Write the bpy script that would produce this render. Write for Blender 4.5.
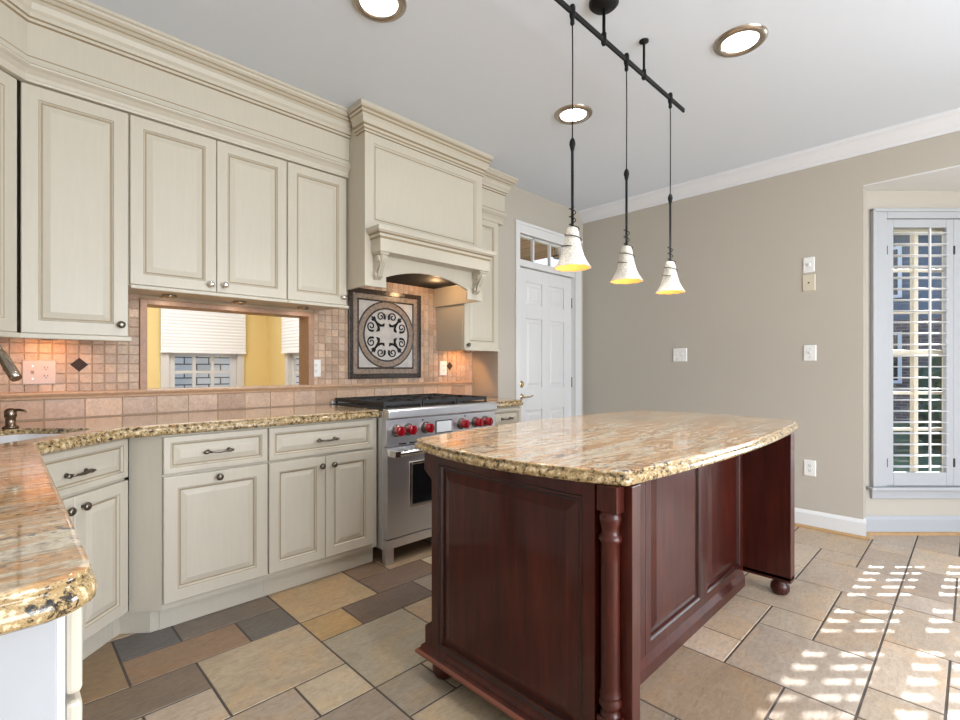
import bpy, bmesh, math, random
from mathutils import Matrix, Vector
random.seed(7)
for o in list(bpy.data.objects): bpy.data.objects.remove(o)
S = bpy.context.scene
COL = S.collection
PI = math.pi
R = math.radians

# ------------------------------------------------------------------ camera, world, light, exposure
H_EYE = 1.16
A0 = R(45.435)
cd = bpy.data.cameras.new('camera'); cam = bpy.data.objects.new('camera', cd); COL.objects.link(cam)
cd.sensor_width = 36; cd.sensor_fit = 'HORIZONTAL'; cd.lens = 487.83/960*36; cd.shift_y = 7.93/960
cd.clip_start = 0.05; cd.clip_end = 200
cam.location = (0, 0, H_EYE); cam.rotation_euler = (PI/2, 0, A0 - PI/2)
S.camera = cam

w = bpy.data.worlds.new('world'); S.world = w; w.use_nodes = True
wt = w.node_tree; wt.nodes.clear()
wo = wt.nodes.new('ShaderNodeOutputWorld'); wb = wt.nodes.new('ShaderNodeBackground')
wr = wt.nodes.new('ShaderNodeValToRGB'); wc = wt.nodes.new('ShaderNodeTexCoord'); ws = wt.nodes.new('ShaderNodeSeparateXYZ')
wt.links.new(wc.outputs['Generated'], ws.inputs[0]); wt.links.new(ws.outputs['Z'], wr.inputs[0])
wt.links.new(wr.outputs[0], wb.inputs[0]); wt.links.new(wb.outputs[0], wo.inputs[0])
e = wr.color_ramp.elements
e[0].position = 0.0; e[0].color = (.72, .80, .92, 1); e[1].position = .6; e[1].color = (.26, .46, .86, 1)
wb.inputs['Strength'].default_value = 1.6

def area(name, loc, rot, sx, sy, power, col=(1, 1, 1), spread=180):
    l = bpy.data.lights.new(name, 'AREA'); l.shape = 'RECTANGLE'; l.size = sx; l.size_y = sy
    l.energy = power; l.color = col; l.spread = R(spread)
    o = bpy.data.objects.new(name, l); COL.objects.link(o); o.location = loc; o.rotation_euler = rot
    return o
def point(name, loc, power, col, rad=.03, spot=None):
    l = bpy.data.lights.new(name, 'SPOT' if spot else 'POINT'); l.energy = power; l.color = col; l.shadow_soft_size = rad
    if spot: l.spot_size = R(spot); l.spot_blend = .6
    o = bpy.data.objects.new(name, l); COL.objects.link(o); o.location = loc
    return o
sl = bpy.data.lights.new('sun', 'SUN'); sl.energy = 8; sl.angle = R(.55); sl.color = (1, .96, .9)
so = bpy.data.objects.new('sun', sl); COL.objects.link(so)
SUN_EL, SUN_AZ = R(31), R(-2.4)
sv = Vector((math.cos(SUN_EL)*math.cos(SUN_AZ), math.cos(SUN_EL)*math.sin(SUN_AZ), math.sin(SUN_EL)))
so.rotation_euler = sv.to_track_quat('Z', 'Y').to_euler(); so.location = sv*12
# added lamps standing in for daylight at the unseen rear opening and bay middle window
area('rear_fill', (1.6, -3.45, 1.35), (R(90), 0, 0), 3.4, 2.2, 170, (.90, .95, 1))
area('bay_daylight', (5.75, -1.12, 1.15), (0, R(90), 0), 2.0, 1.6, 62, (.92, .95, 1), 85)
area('dining_fill', (1.0, 4.9, 2.55), (0, 0, 0), 1.8, 1.4, 42, (1, .98, .95))  # unseen area lamp under the ceiling, added to brighten the yellow room
S.view_settings.view_transform = 'Standard'; S.view_settings.look = 'None'
S.view_settings.exposure = 0.5; S.view_settings.gamma = 1; S.view_settings.use_curve_mapping = False

# ------------------------------------------------------------------ materials
class NT:
    def __init__(s, name):
        s.m = bpy.data.materials.new(name); s.m.use_nodes = True; s.t = s.m.node_tree
        s.b = s.t.nodes['Principled BSDF']; s.out = s.t.nodes['Material Output']
    def n(s, typ, **k):
        x = s.t.nodes.new(typ)
        for a, v in k.items():
            if a.startswith('i_'): x.inputs[a[2:].replace('_', ' ')].default_value = v
            else: setattr(x, a, v)
        return x
    def l(s, a, b): s.t.links.new(a, b)
    def coord(s, scale=(1, 1, 1), rot=(0, 0, 0), kind='Object'):
        c = s.n('ShaderNodeTexCoord'); m = s.n('ShaderNodeMapping')
        m.inputs['Scale'].default_value = scale; m.inputs['Rotation'].default_value = rot
        s.l(c.outputs[kind], m.inputs[0]); return m.outputs[0]
    def noise(s, vec, scale, detail=4, rough=.55, dist=0.0):
        x = s.n('ShaderNodeTexNoise'); x.inputs['Scale'].default_value = scale; x.inputs['Detail'].default_value = detail
        x.inputs['Roughness'].default_value = rough; x.inputs['Distortion'].default_value = dist
        s.l(vec, x.inputs['Vector']); return x.outputs[0]
    def ramp(s, fac, stops, interp='LINEAR'):
        r = s.n('ShaderNodeValToRGB'); r.color_ramp.interpolation = interp
        el = r.color_ramp.elements
        while len(el) < len(stops): el.new(.5)
        for q, (p, c) in zip(el, stops):
            q.position = p; q.color = (*c, 1) if len(c) == 3 else c
        s.l(fac, r.inputs[0]); return r.outputs[0]
    def mix(s, fac, a, b, mode='MIX'):
        x = s.n('ShaderNodeMix'); x.data_type = 'RGBA'; x.blend_type = mode
        for sock, v in ((x.inputs[0], fac), (x.inputs[6], a), (x.inputs[7], b)):
            if hasattr(v, 'type') and hasattr(v, 'is_linked'): s.l(v, sock)
            elif isinstance(v, (int, float)): sock.default_value = v
            else: sock.default_value = (*v, 1)
        return x.outputs[2]
    def bump(s, h, strength=.2, dist=.01):
        b = s.n('ShaderNodeBump'); b.inputs['Strength'].default_value = strength; b.inputs['Distance'].default_value = dist
        s.l(h, b.inputs['Height']); s.l(b.outputs[0], s.b.inputs['Normal'])
    def set(s, col=None, rough=.5, metal=0, coat=0, spec=None, coat_rough=.05):
        if col is not None:
            if isinstance(col, tuple): s.b.inputs['Base Color'].default_value = (*col, 1)
            else: s.l(col, s.b.inputs['Base Color'])
        s.b.inputs['Roughness'].default_value = rough; s.b.inputs['Metallic'].default_value = metal
        s.b.inputs['Coat Weight'].default_value = coat; s.b.inputs['Coat Roughness'].default_value = coat_rough
        if spec is not None: s.b.inputs['Specular IOR Level'].default_value = spec
        return s.m
def plain(name, col, rough=.5, metal=0, coat=0, var=.04, scale=12, spec=None):
    n = NT(name); v = n.coord()
    k = n.noise(v, scale, 3)
    c2 = tuple(max(0, c*(1-var*2)) for c in col)
    return n.set(n.mix(k, col, c2), rough, metal, coat, spec)
def emit(name, col, st):
    n = NT(name); n.b.inputs['Emission Color'].default_value = (*col, 1); n.b.inputs['Emission Strength'].default_value = st
    return n.set(col, .4)
def glass(name, tint=(1, 1, 1), rough=.02):
    n = NT(name); n.t.nodes.remove(n.b)
    tr = n.n('ShaderNodeBsdfTransparent'); tr.inputs[0].default_value = (*tint, 1)
    g = n.n('ShaderNodeBsdfGlossy'); g.inputs['Roughness'].default_value = rough
    m = n.n('ShaderNodeMixShader'); m.inputs[0].default_value = .05
    n.l(tr.outputs[0], m.inputs[1]); n.l(g.outputs[0], m.inputs[2]); n.l(m.outputs[0], n.out.inputs[0])
    return n.m

M = {}
def cream_mat(name, base):
    n = NT(name); v = n.coord((26, 26, 2.2)); k = n.noise(v, 3, 5, .6)
    c = n.ramp(k, [(.3, tuple(b*.955 for b in base)), (.7, base)])
    n.bump(k, .05, .002); return n.set(c, .38, spec=.4)
M['cream'] = cream_mat('cream_paint', (.565, .515, .425))
M['glaze'] = plain('brown_glaze', (.34, .265, .165), .5)
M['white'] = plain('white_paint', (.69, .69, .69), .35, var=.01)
M['crown'] = plain('white_trim_paint', (.70, .71, .74), .45, var=.01)
M['dimmed_white'] = plain('dimmed_white_paint', (.40, .41, .43), .4, var=.01)  # white paint darkened to offset the strong light falling on it
M['ceiling'] = plain('ceiling_paint', (.69, .745, .83), .9, var=.01)
M['wall'] = plain('beige_wall_paint', (.46, .42, .36), .75, var=.015, scale=2)
M['yellow'] = plain('yellow_wall_paint', (.84, .66, .30), .7, var=.01)
M['steel'] = (lambda n: (n.bump(n.noise(n.coord((2, 60, 60)), 6, 2), .04, .001), n.set((.74, .75, .78), .36, 1))[1])(NT('brushed_steel'))
M['chrome'] = plain('polished_metal', (.75, .74, .72), .15, 1, var=.01)
M['pewter'] = plain('aged_pewter', (.22, .19, .16), .28, 1, var=.15, scale=80)
M['bronze'] = plain('bronze_metal', (.26, .20, .15), .25, 1, var=.05)
M['nickel'] = plain('brushed_nickel', (.46, .40, .33), .25, 1)
M['brass'] = plain('brass_metal', (.70, .58, .36), .22, 1)
M['black'] = plain('black_iron', (.008, .008, .008), .55, var=.1, spec=.2)
M['castiron'] = plain('cast_iron', (.02, .021, .023), .5, var=.2, scale=60)
M['ovenglass'] = plain('dark_oven_glass', (.006, .008, .01), .06, var=.1, spec=.8)
M['red'] = plain('red_knob_plastic', (.30, .004, .012), .16, coat=.6, var=.02)
M['plate'] = plain('white_plastic', (.80, .79, .77), .35, var=.01)
M['almond'] = plain('almond_plastic', (.62, .56, .44), .4, var=.01)
M['pinkplate'] = plain('rosy_plastic', (.56, .42, .36), .4, var=.01)
M['slot'] = plain('socket_slot', (.05, .04, .04), .6)
M['oak'] = plain('oak_shoe_moulding', (.50, .30, .13), .4, var=.2, scale=30)
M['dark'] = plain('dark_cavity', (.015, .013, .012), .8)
M['screen'] = plain('control_display', (.72, .74, .76), .12, coat=.5, var=.01)
M['porcelain'] = plain('white_porcelain', (.80, .80, .82), .12, coat=.5, var=.01)
M['glass'] = glass('window_glass')
M['shade'] = (lambda n: (setattr(n.b.inputs['Emission Strength'], 'default_value', 0.0), n.set((.88, .90, .94), .8))[1])(NT('cellular_shade_fabric'))
M['lampdisc'] = emit('recessed_lamp_lens', (1, .98, .95), 7)
M['grout'] = plain('floor_grout', (.10, .08, .065), .9, var=.2, scale=40)
M['tgrout'] = plain('backsplash_grout', (.50, .38, .27), .9, var=.1, scale=40)
M['lawn'] = plain('grass', (.10, .16, .05), .9, var=.4, scale=3)

def granite():
    n = NT('polished_granite'); v = n.coord((1.0, 5.5, 2.5), (0, 0, R(44))); v2 = n.coord((1, 1, 1))
    flow = n.noise(v, 1.7, 9, .66, 1.6)
    base = n.ramp(flow, [(.30, (.30, .24, .18)), (.38, (.62, .53, .41)), (.46, (.70, .62, .47)), (.51, (.52, .26, .10)), (.56, (.66, .40, .18)), (.60, (.76, .66, .51)), (.68, (.50, .31, .17)), (.78, (.62, .56, .48))])
    f2 = n.noise(n.coord((1.4, 11, 4), (0, 0, R(47))), 4.5, 7, .7, .7)
    base = n.mix(n.ramp(f2, [(.36, (.75, .75, .75)), (.50, (0, 0, 0))]), base, n.mix(1.0, base, (.55, .42, .30), 'MULTIPLY'))
    base = n.mix(n.ramp(f2, [(.56, (0, 0, 0)), (.70, (.6, .6, .6))]), base, (.72, .69, .61))
    grain = n.noise(v2, 110, 3, .75)
    base = n.mix(n.ramp(grain, [(.42, (.40, .40, .40)), (.58, (0, 0, 0))]), base, (.22, .16, .10))
    dens = n.noise(v, 2.6, 5, .6, 1.0)
    k = n.n('ShaderNodeMath', operation='MULTIPLY'); n.l(n.ramp(n.noise(v2, 62, 3, .6), [(.52, (0, 0, 0)), (.58, (1, 1, 1))]), k.inputs[0])
    n.l(n.ramp(dens, [(.50, (0, 0, 0)), (.66, (1, 1, 1))]), k.inputs[1])
    base = n.mix(k.outputs[0], base, (.035, .035, .045))
    return n.set(base, .09, 0, .3, spec=.55)
M['granite'] = granite()
def granite_edge():
    n = NT('granite_edge'); v = n.coord()
    a = n.ramp(n.noise(v, 60, 4, .75, .3), [(.38, (.02, .017, .014)), (.43, (.13, .085, .04)), (.48, (.42, .30, .145)), (.53, (.30, .19, .08)), (.57, (.55, .42, .23)), (.65, (.64, .56, .42))])
    return n.set(a, .14, 0, .3)
M['granite_edge'] = granite_edge()

def wood(name, dark, light):
    n = NT(name); v = n.coord((9, 9, .9)); k = n.noise(v, 4, 6, .6, .5); k2 = n.noise(n.coord((1.5, 1.5, .8)), 3, 2)
    c = n.mix(k2, n.ramp(k, [(.3, dark), (.7, light)]), dark)
    n.bump(k, .02, .001); return n.set(c, .42, 0, .42, spec=.2, coat_rough=.10)
M['cherry'] = wood('dark_cherry_wood', (.026, .0035, .002), (.105, .015, .008))
M['cherry_glaze'] = plain('cherry_groove_glaze', (.012, .004, .004), .4)
M['cherry_bead'] = plain('cherry_orange_bead', (.20, .055, .03), .3, coat=.3)  # brighter orange line along the base moulding

def stone(name, attr='tone', bump=.35, rough=.42, vein=.5, sc=1.0):
    n = NT(name); a = n.n('ShaderNodeAttribute', attribute_name=attr)
    v = n.coord((sc, sc, sc))
    k = n.noise(n.coord((sc, sc*2.2, sc), (0, 0, R(35))), 5, 8, .68, 1.0)
    k2 = n.noise(v, 45, 4, .7)
    c = n.mix(n.ramp(k, [(.30, (0, 0, 0)), (.70, (1, 1, 1))]), n.mix(1.0, a.outputs['Color'], (.74, .70, .68), 'MULTIPLY'), a.outputs['Color'])
    c = n.mix(n.ramp(n.noise(v, 3.1, 6, .6, 1.5), [(.50, (0, 0, 0)), (.62, (vein, vein, vein))]), c, n.mix(1.0, a.outputs['Color'], (1.04, .88, .70), 'MULTIPLY'))
    c = n.mix(n.ramp(k2, [(.35, (.35, .35, .35)), (.6, (0, 0, 0))]), c, n.mix(1.0, a.outputs['Color'], (.62, .58, .55), 'MULTIPLY'))
    k3 = n.noise(n.coord((sc*1.2, sc*3.5, sc), (0, 0, R(-28))), 22, 6, .75, .8)
    c = n.mix(n.ramp(k3, [(.36, (.55, .55, .55)), (.50, (0, 0, 0))]), c, n.mix(1.0, a.outputs['Color'], (.56, .50, .46), 'MULTIPLY'))
    c = n.mix(n.ramp(k3, [(.55, (0, 0, 0)), (.72, (.5, .5, .5))]), c, n.mix(1.0, a.outputs['Color'], (1.15, 1.14, 1.12), 'MULTIPLY'))
    h = n.mix(.4, k3, k2)
    n.bump(h, bump, .006); return n.set(c, rough, spec=.5)
M['floor'] = stone('slate_look_floor_tile', bump=.55, vein=.65)
M['splash'] = stone('tumbled_travertine', bump=.1, rough=.5, vein=.2, sc=3)

def brick(name, c1, c2, mortar, scale=1.0, bw=.5, rh=.18):
    n = NT(name); b = n.n('ShaderNodeTexBrick'); cc = n.n('ShaderNodeTexCoord'); s = n.n('ShaderNodeSeparateXYZ'); cb = n.n('ShaderNodeCombineXYZ')
    n.l(cc.outputs['Object'], s.inputs[0]); ad = n.n('ShaderNodeMath', operation='ADD'); n.l(s.outputs[0], ad.inputs[0]); n.l(s.outputs[1], ad.inputs[1])
    n.l(ad.outputs[0], cb.inputs[0]); n.l(s.outputs[2], cb.inputs[1]); n.l(cb.outputs[0], b.inputs['Vector'])
    b.inputs['Color1'].default_value = (*c1, 1); b.inputs['Color2'].default_value = (*c2, 1); b.inputs['Mortar'].default_value = (*mortar, 1)
    b.inputs['Scale'].default_value = scale; b.inputs['Brick Width'].default_value = bw; b.inputs['Row Height'].default_value = rh; b.inputs['Mortar Size'].default_value = .012
    return n.set(b.outputs[0], .85)
M['brick_grey'] = brick('grey_brick', (.62, .60, .58), (.72, .70, .67), (.10, .09, .085), 1, .42, .13)
M['brick_brown'] = brick('brown_brick', (.10, .06, .05), (.16, .10, .08), (.2, .19, .18), 1, .22, .075)
M['siding'] = plain('blue_grey_siding', (.15, .175, .21), .7, var=.1, scale=2)
M['porch'] = (lambda n: n.set(n.ramp(n.noise(n.coord((7, .6, 1)), 3, 3, .5), [(.35, (.20, .11, .06)), (.6, (.38, .22, .13))]), .6))(NT('porch_ceiling_boards'))
M['concrete'] = plain('patio_concrete', (.45, .43, .40), .85, var=.1, scale=3)
M['leaf'] = plain('shrub_leaves', (.05, .10, .03), .7, var=.4, scale=6)
M['shadeglass'] = None
def pend():
    n = NT('stone_look_shade_glass'); k = n.noise(n.coord(), 160, 3, .7)
    c = n.ramp(k, [(.35, (.45, .40, .33)), (.55, (.82, .78, .70))])
    n.b.inputs['Transmission Weight'].default_value = 0; n.b.inputs['Subsurface Weight'].default_value = 0
    return n.set(c, .5)
M['pendant'] = pend()
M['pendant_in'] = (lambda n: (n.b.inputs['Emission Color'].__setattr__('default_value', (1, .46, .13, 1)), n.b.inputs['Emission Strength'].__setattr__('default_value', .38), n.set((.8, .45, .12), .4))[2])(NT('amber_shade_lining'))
M['bulb'] = emit('warm_bulb', (1, .60, .26), 1.6)
M['mosaic'] = (lambda n: n.set(n.ramp(n.noise(n.coord(), 140, 2, .8), [(.38, (.008, .006, .005)), (.55, (.035, .022, .015)), (.72, (.13, .10, .09))]), .25, coat=.15))(NT('dark_emperador_mosaic'))
M['medfield'] = (lambda n: n.set(n.ramp(n.noise(n.coord(), 14, 5, .6), [(.35, (.42, .385, .355)), (.65, (.56, .52, .48))]), .2, coat=.2))(NT('pale_polished_marble'))
M['medbrown'] = (lambda n: n.set(n.ramp(n.noise(n.coord(), 45, 4, .6), [(.35, (.17, .12, .085)), (.65, (.33, .25, .19))]), .3, coat=.1))(NT('brown_marble'))
M['accent'] = plain('dark_accent_tile', (.035, .018, .012), .7, var=.2, scale=80)
M['ledge'] = stone('travertine_ledge', bump=.08, rough=.45, vein=.2, sc=4)

# ------------------------------------------------------------------ mesh helpers (all shapes are given in room coordinates)
def bmn(): return bmesh.new()
def face(bm, pts, mi=0):
    f = bm.faces.new([bm.verts.new(p) for p in pts]); f.material_index = mi; return f
def box(bm, x0, x1, y0, y1, z0, z1, mi=0):
    v = [bm.verts.new((x, y, z)) for x in (x0, x1) for y in (y0, y1) for z in (z0, z1)]
    for q in ((0, 1, 3, 2), (4, 6, 7, 5), (0, 4, 5, 1), (2, 3, 7, 6), (0, 2, 6, 4), (1, 5, 7, 3)):
        f = bm.faces.new([v[i] for i in q]); f.material_index = mi
    return v
def prism(bm, pts, a0, a1, axis='z', mi=0):
    def P(p, a): return {'z': (p[0], p[1], a), 'y': (p[0], a, p[1]), 'x': (a, p[0], p[1])}[axis]
    lo = [bm.verts.new(P(p, a0)) for p in pts]; hi = [bm.verts.new(P(p, a1)) for p in pts]
    n = len(pts)
    fs = [bm.faces.new(lo[::-1]), bm.faces.new(hi)]
    for i in range(n): fs.append(bm.faces.new((lo[i], lo[(i+1) % n], hi[(i+1) % n], hi[i])))
    for f in fs: f.material_index = mi
def lathe(bm, prof, c=(0, 0, 0), axis='z', seg=20, mi=0, cap=True):
    rings = []
    for r, h in prof:
        ring = []
        for i in range(seg):
            a = 2*PI*i/seg; p = (r*math.cos(a), r*math.sin(a), h)
            if axis == 'y': p = (p[0], p[2], p[1])
            if axis == 'x': p = (p[2], p[0], p[1])
            ring.append(bm.verts.new((p[0]+c[0], p[1]+c[1], p[2]+c[2])))
        rings.append(ring)
    for a, b in zip(rings, rings[1:]):
        for i in range(seg):
            f = bm.faces.new((a[i], a[(i+1) % seg], b[(i+1) % seg], b[i])); f.material_index = mi; f.smooth = True
    if cap:
        for rg in (rings[0], rings[-1]):
            try: f = bm.faces.new(rg); f.material_index = mi
            except ValueError: pass
def tube(bm, pts, r, seg=8, mi=0, closed=False):
    pts = [Vector(p) for p in pts]; n = len(pts); rings = []; up = None
    for i, p in enumerate(pts):
        a = pts[(i-1) % n] if (closed or i > 0) else p; b = pts[(i+1) % n] if (closed or i < n-1) else p
        t = (b-a).normalized()
        if up is None: up = Vector((0, 0, 1)) if abs(t.z) < .9 else Vector((1, 0, 0))
        s = t.cross(up).normalized(); up = s.cross(t).normalized()
        rr = r[i] if isinstance(r, (list, tuple)) else r
        rings.append([bm.verts.new(p+(s*math.cos(2*PI*k/seg)+up*math.sin(2*PI*k/seg))*rr) for k in range(seg)])
    m = n if closed else n-1
    for i in range(m):
        a, b = rings[i], rings[(i+1) % n]
        for k in range(seg):
            f = bm.faces.new((a[k], a[(k+1) % seg], b[(k+1) % seg], b[k])); f.smooth = True; f.material_index = mi
    if not closed:
        for q in (rings[0][::-1], rings[-1]): bm.faces.new(q).material_index = mi
def panel(bm, x0, x1, z0, z1, y, t, rings, mats=None):
    """front face at y (looking toward -Y), solid back to y+t; rings = (inset, depth_from_front); mats[i] = material of the strip ending at ring i"""
    allr = [(0, t)] + rings
    prev = None
    for i, (ins, d) in enumerate(allr):
        q = [bm.verts.new((x, y+d, z)) for x, z in ((x0+ins, z0+ins), (x1-ins, z0+ins), (x1-ins, z1-ins), (x0+ins, z1-ins))]
        if prev:
            for k in range(4):
                f = bm.faces.new((prev[k], prev[(k+1) % 4], q[(k+1) % 4], q[k])); f.material_index = mats[i-1] if mats else 0
        else: bm.faces.new(q[::-1])
        prev = q
    bm.faces.new(prev)
RAISED = lambda fw: [(0, .003), (.003, 0), (fw-.004, 0), (fw-.002, .002), (fw, .0015), (fw+.004, .009), (fw+.010, .009), (fw+.034, .002), (fw+.036, .002)]
RAISED_M = [0, 0, 0, 1, 0, 0, 1, 0, 0]
def door_panel(x0, x1, z0, z1, y, fw=.055, t=.02, T=None):
    bm = bmn(); panel(bm, x0, x1, z0, z1, y, t, RAISED(fw), RAISED_M)
    if T: bmesh.ops.transform(bm, matrix=T, verts=bm.verts)
    return bm
def offset_pts(pts, d, closed=True):
    out = []; n = len(pts)
    for i in range(n):
        p = Vector(pts[i][:2]); a = Vector(pts[(i-1) % n][:2]); b = Vector(pts[(i+1) % n][:2])
        if not closed and i == 0: a = p-(b-p)
        if not closed and i == n-1: b = p+(p-a)
        t1 = (p-a).normalized(); t2 = (b-p).normalized()
        n1 = Vector((-t1.y, t1.x)); n2 = Vector((-t2.y, t2.x)); m = (n1+n2)
        m = m/max(.3, m.dot(n1)) if m.length > 1e-6 else n1
        out.append(p+m*d)
    return out
def slab(bm, pts, levels, mats=None):
    """pts counter-clockwise; levels (inset, z) from bottom to top"""
    rings = []
    for ins, z in levels: rings.append([bm.verts.new((p.x, p.y, z)) for p in offset_pts(pts, ins)])
    n = len(pts)
    for j, (a, b) in enumerate(zip(rings, rings[1:])):
        for i in range(n):
            f = bm.faces.new((a[i], a[(i+1) % n], b[(i+1) % n], b[i])); f.smooth = True; f.material_index = mats[j] if mats else 0
    bm.faces.new(rings[0][::-1]); bm.faces.new(rings[-1])
def sweep(bm, path, prof, mats=None, flip=1):
    """profile (d, z): d is pushed to the right of the path's direction"""
    rings = []
    for d, z in prof: rings.append([bm.verts.new((p.x, p.y, z)) for p in offset_pts(path, -d*flip, False)])
    n = len(path)
    m = len(prof)
    for j in range(m):
        a, b = rings[j], rings[(j+1) % m]
        for i in range(n-1):
            f = bm.faces.new((a[i], a[i+1], b[i+1], b[i])); f.material_index = mats[j] if mats else 0
    bm.faces.new([r[0] for r in rings]); bm.faces.new([r[-1] for r in rings][::-1])
def arc(cx, cy, r, a0, a1, n): return [(cx+r*math.cos(a0+(a1-a0)*i/n), cy+r*math.sin(a0+(a1-a0)*i/n)) for i in range(n+1)]

FR = {}
def obj(name, bm, mats, parent=None, bevel=0, smooth=False, loc=None, T=None):
    if T is not None: bmesh.ops.transform(bm, matrix=T, verts=bm.verts)
    bmesh.ops.recalc_face_normals(bm, faces=bm.faces)
    inv = None
    if parent is not None:
        inv = FR[parent.name].inverted()
    else:
        if loc is None:
            xs = [v.co for v in bm.verts]
            lo = Vector([min(c[i] for c in xs) for i in range(3)]); hi = Vector([max(c[i] for c in xs) for i in range(3)])
            loc = ((lo.x+hi.x)/2, (lo.y+hi.y)/2, lo.z)
        inv = Matrix.Translation(loc).inverted()
    bmesh.ops.transform(bm, matrix=inv, verts=bm.verts)
    me = bpy.data.meshes.new(name)
    if smooth:
        for f in bm.faces: f.smooth = True
    bm.to_mesh(me); bm.free()
    if not isinstance(mats, (list, tuple)): mats = [mats]
    for m in mats: me.materials.append(M[m] if isinstance(m, str) else m)
    o = bpy.data.objects.new(name, me); COL.objects.link(o)
    if parent is not None: o.parent = parent; FR[o.name] = FR[parent.name]
    else: o.location = loc; FR[o.name] = Matrix.Translation(loc)
    if bevel:
        b = o.modifiers.new('bevel', 'BEVEL'); b.width = bevel; b.segments = 2; b.limit_method = 'ANGLE'; b.angle_limit = R(40)
    return o
def thing(name, label, cat, loc, rz=0, group=None, kind=None):
    o = bpy.data.objects.new(name, None); COL.objects.link(o); o.empty_display_size = .05
    o.location = loc; o.rotation_euler = (0, 0, rz); FR[o.name] = Matrix.Translation(loc) @ Matrix.Rotation(rz, 4, 'Z')
    if label: o['label'] = label
    if cat: o['category'] = cat
    if group: o['group'] = group
    if kind: o['kind'] = kind
    return o
def tag(o, label, cat, group=None):
    o['label'] = label; o['category'] = cat
    if group: o['group'] = group
    return o
def struct(o, label=None):
    o['kind'] = 'structure'
    if label: o['label'] = label
    return o
def dup(root, delta=(0, 0, 0), rz=None, label=None):
    r = root.copy(); COL.objects.link(r); r.location = Vector(root.location)+Vector(delta)
    if rz is not None: r.rotation_euler = (0, 0, rz)
    if label: r['label'] = label
    for ch in list(root.children):
        c = ch.copy(); COL.objects.link(c); c.parent = r
        for g in list(ch.children):
            d = g.copy(); COL.objects.link(d); d.parent = c
    return r
def rot_about(px, py, ang): return Matrix.Translation((px, py, 0)) @ Matrix.Rotation(ang, 4, 'Z')
def tinted(bm, faces_cols, name='tone'):
    lay = bm.loops.layers.color.new(name)
    for fs, c in faces_cols:
        for f in fs:
            for l in f.loops: l[lay] = (*c, 1)

# ------------------------------------------------------------------ structure
WY, DWY, RX, CZ = 3.09, 2.775, 4.19, 2.72
XL, YB = -.60, -3.6
PIER = 2.943
# floor: modular stone tiles laid in a repeating five by three pattern
XS = [.34, .552, .764, .972, 1.18, 1.39, 1.60, 1.815, 2.035, 2.253, 2.469, 2.688, 2.903, 3.12, 3.336, 3.552, 3.77, 3.99, 4.21]
def gx(i):
    if i < 0: return XS[0]+i*.2105
    if i > 18: return XS[18]+(i-18)*.217
    return XS[i]
def gy(j): return .07+j*.2085
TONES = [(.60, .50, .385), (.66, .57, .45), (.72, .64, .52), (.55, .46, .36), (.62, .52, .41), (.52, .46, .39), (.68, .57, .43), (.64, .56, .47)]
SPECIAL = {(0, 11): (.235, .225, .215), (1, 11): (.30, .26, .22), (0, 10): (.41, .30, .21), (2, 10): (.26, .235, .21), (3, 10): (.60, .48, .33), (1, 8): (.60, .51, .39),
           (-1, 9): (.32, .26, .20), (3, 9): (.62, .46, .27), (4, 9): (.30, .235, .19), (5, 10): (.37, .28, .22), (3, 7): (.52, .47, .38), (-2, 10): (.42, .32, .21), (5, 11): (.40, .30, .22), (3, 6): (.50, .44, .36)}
bm = bmn(); fc = []
box(bm, XL-.1, 5.6, YB-.1, WY+.1, -.05, -.0022, 1)
fc.append((list(bm.faces), (.2, .2, .2)))
rt = random.Random(3)
for a in range(-3, 6):
    for b in range(-8, 6):
        x0, y0 = 3+5*a, 1+3*b
        for (dx, dy, wx, wy) in ((0, 0, 2, 2), (2, 0, 2, 1), (4, 0, 1, 1), (2, 1, 1, 1), (3, 1, 2, 2), (0, 2, 1, 1), (1, 2, 2, 1)):
            i, j = x0+dx, y0+dy
            X0, X1, Y0, Y1 = gx(i), gx(i+wx), gy(j), gy(j+wy)
            g = .0036
            X0, Y0 = max(X0, XL-.05), max(Y0, YB-.05); X1, Y1 = min(X1, 5.5), min(Y1, WY+.05)
            if X1-X0 < .02 or Y1-Y0 < .02: continue
            col = tuple(c**.72 for c in rt.choice(TONES))
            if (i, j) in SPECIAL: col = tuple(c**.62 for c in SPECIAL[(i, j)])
            if X0 > 1.9: col = tuple(c*.5+t*.5 for c, t in zip(col, (.82, .76, .70)))  # tiles toward the bay paled: its daylight sheen put into their colour
            k = rt.uniform(.93, 1.05); col = tuple(c*k for c in col)
            n0 = len(bm.faces); z = rt.uniform(-.0006, 0)
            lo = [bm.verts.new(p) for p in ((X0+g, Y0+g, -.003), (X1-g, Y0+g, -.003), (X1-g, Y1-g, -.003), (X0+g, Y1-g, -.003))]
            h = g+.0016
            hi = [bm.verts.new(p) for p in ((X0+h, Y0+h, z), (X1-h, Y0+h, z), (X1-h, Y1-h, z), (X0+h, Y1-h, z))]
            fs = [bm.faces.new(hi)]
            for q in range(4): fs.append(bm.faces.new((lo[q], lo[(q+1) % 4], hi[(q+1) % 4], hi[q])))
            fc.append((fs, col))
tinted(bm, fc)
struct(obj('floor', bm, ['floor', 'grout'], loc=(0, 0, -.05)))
bm = bmn(); box(bm, XL-.1, RX, YB-.1, WY+.12, CZ, CZ+.1); struct(obj('ceiling', bm, 'ceiling'))
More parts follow.
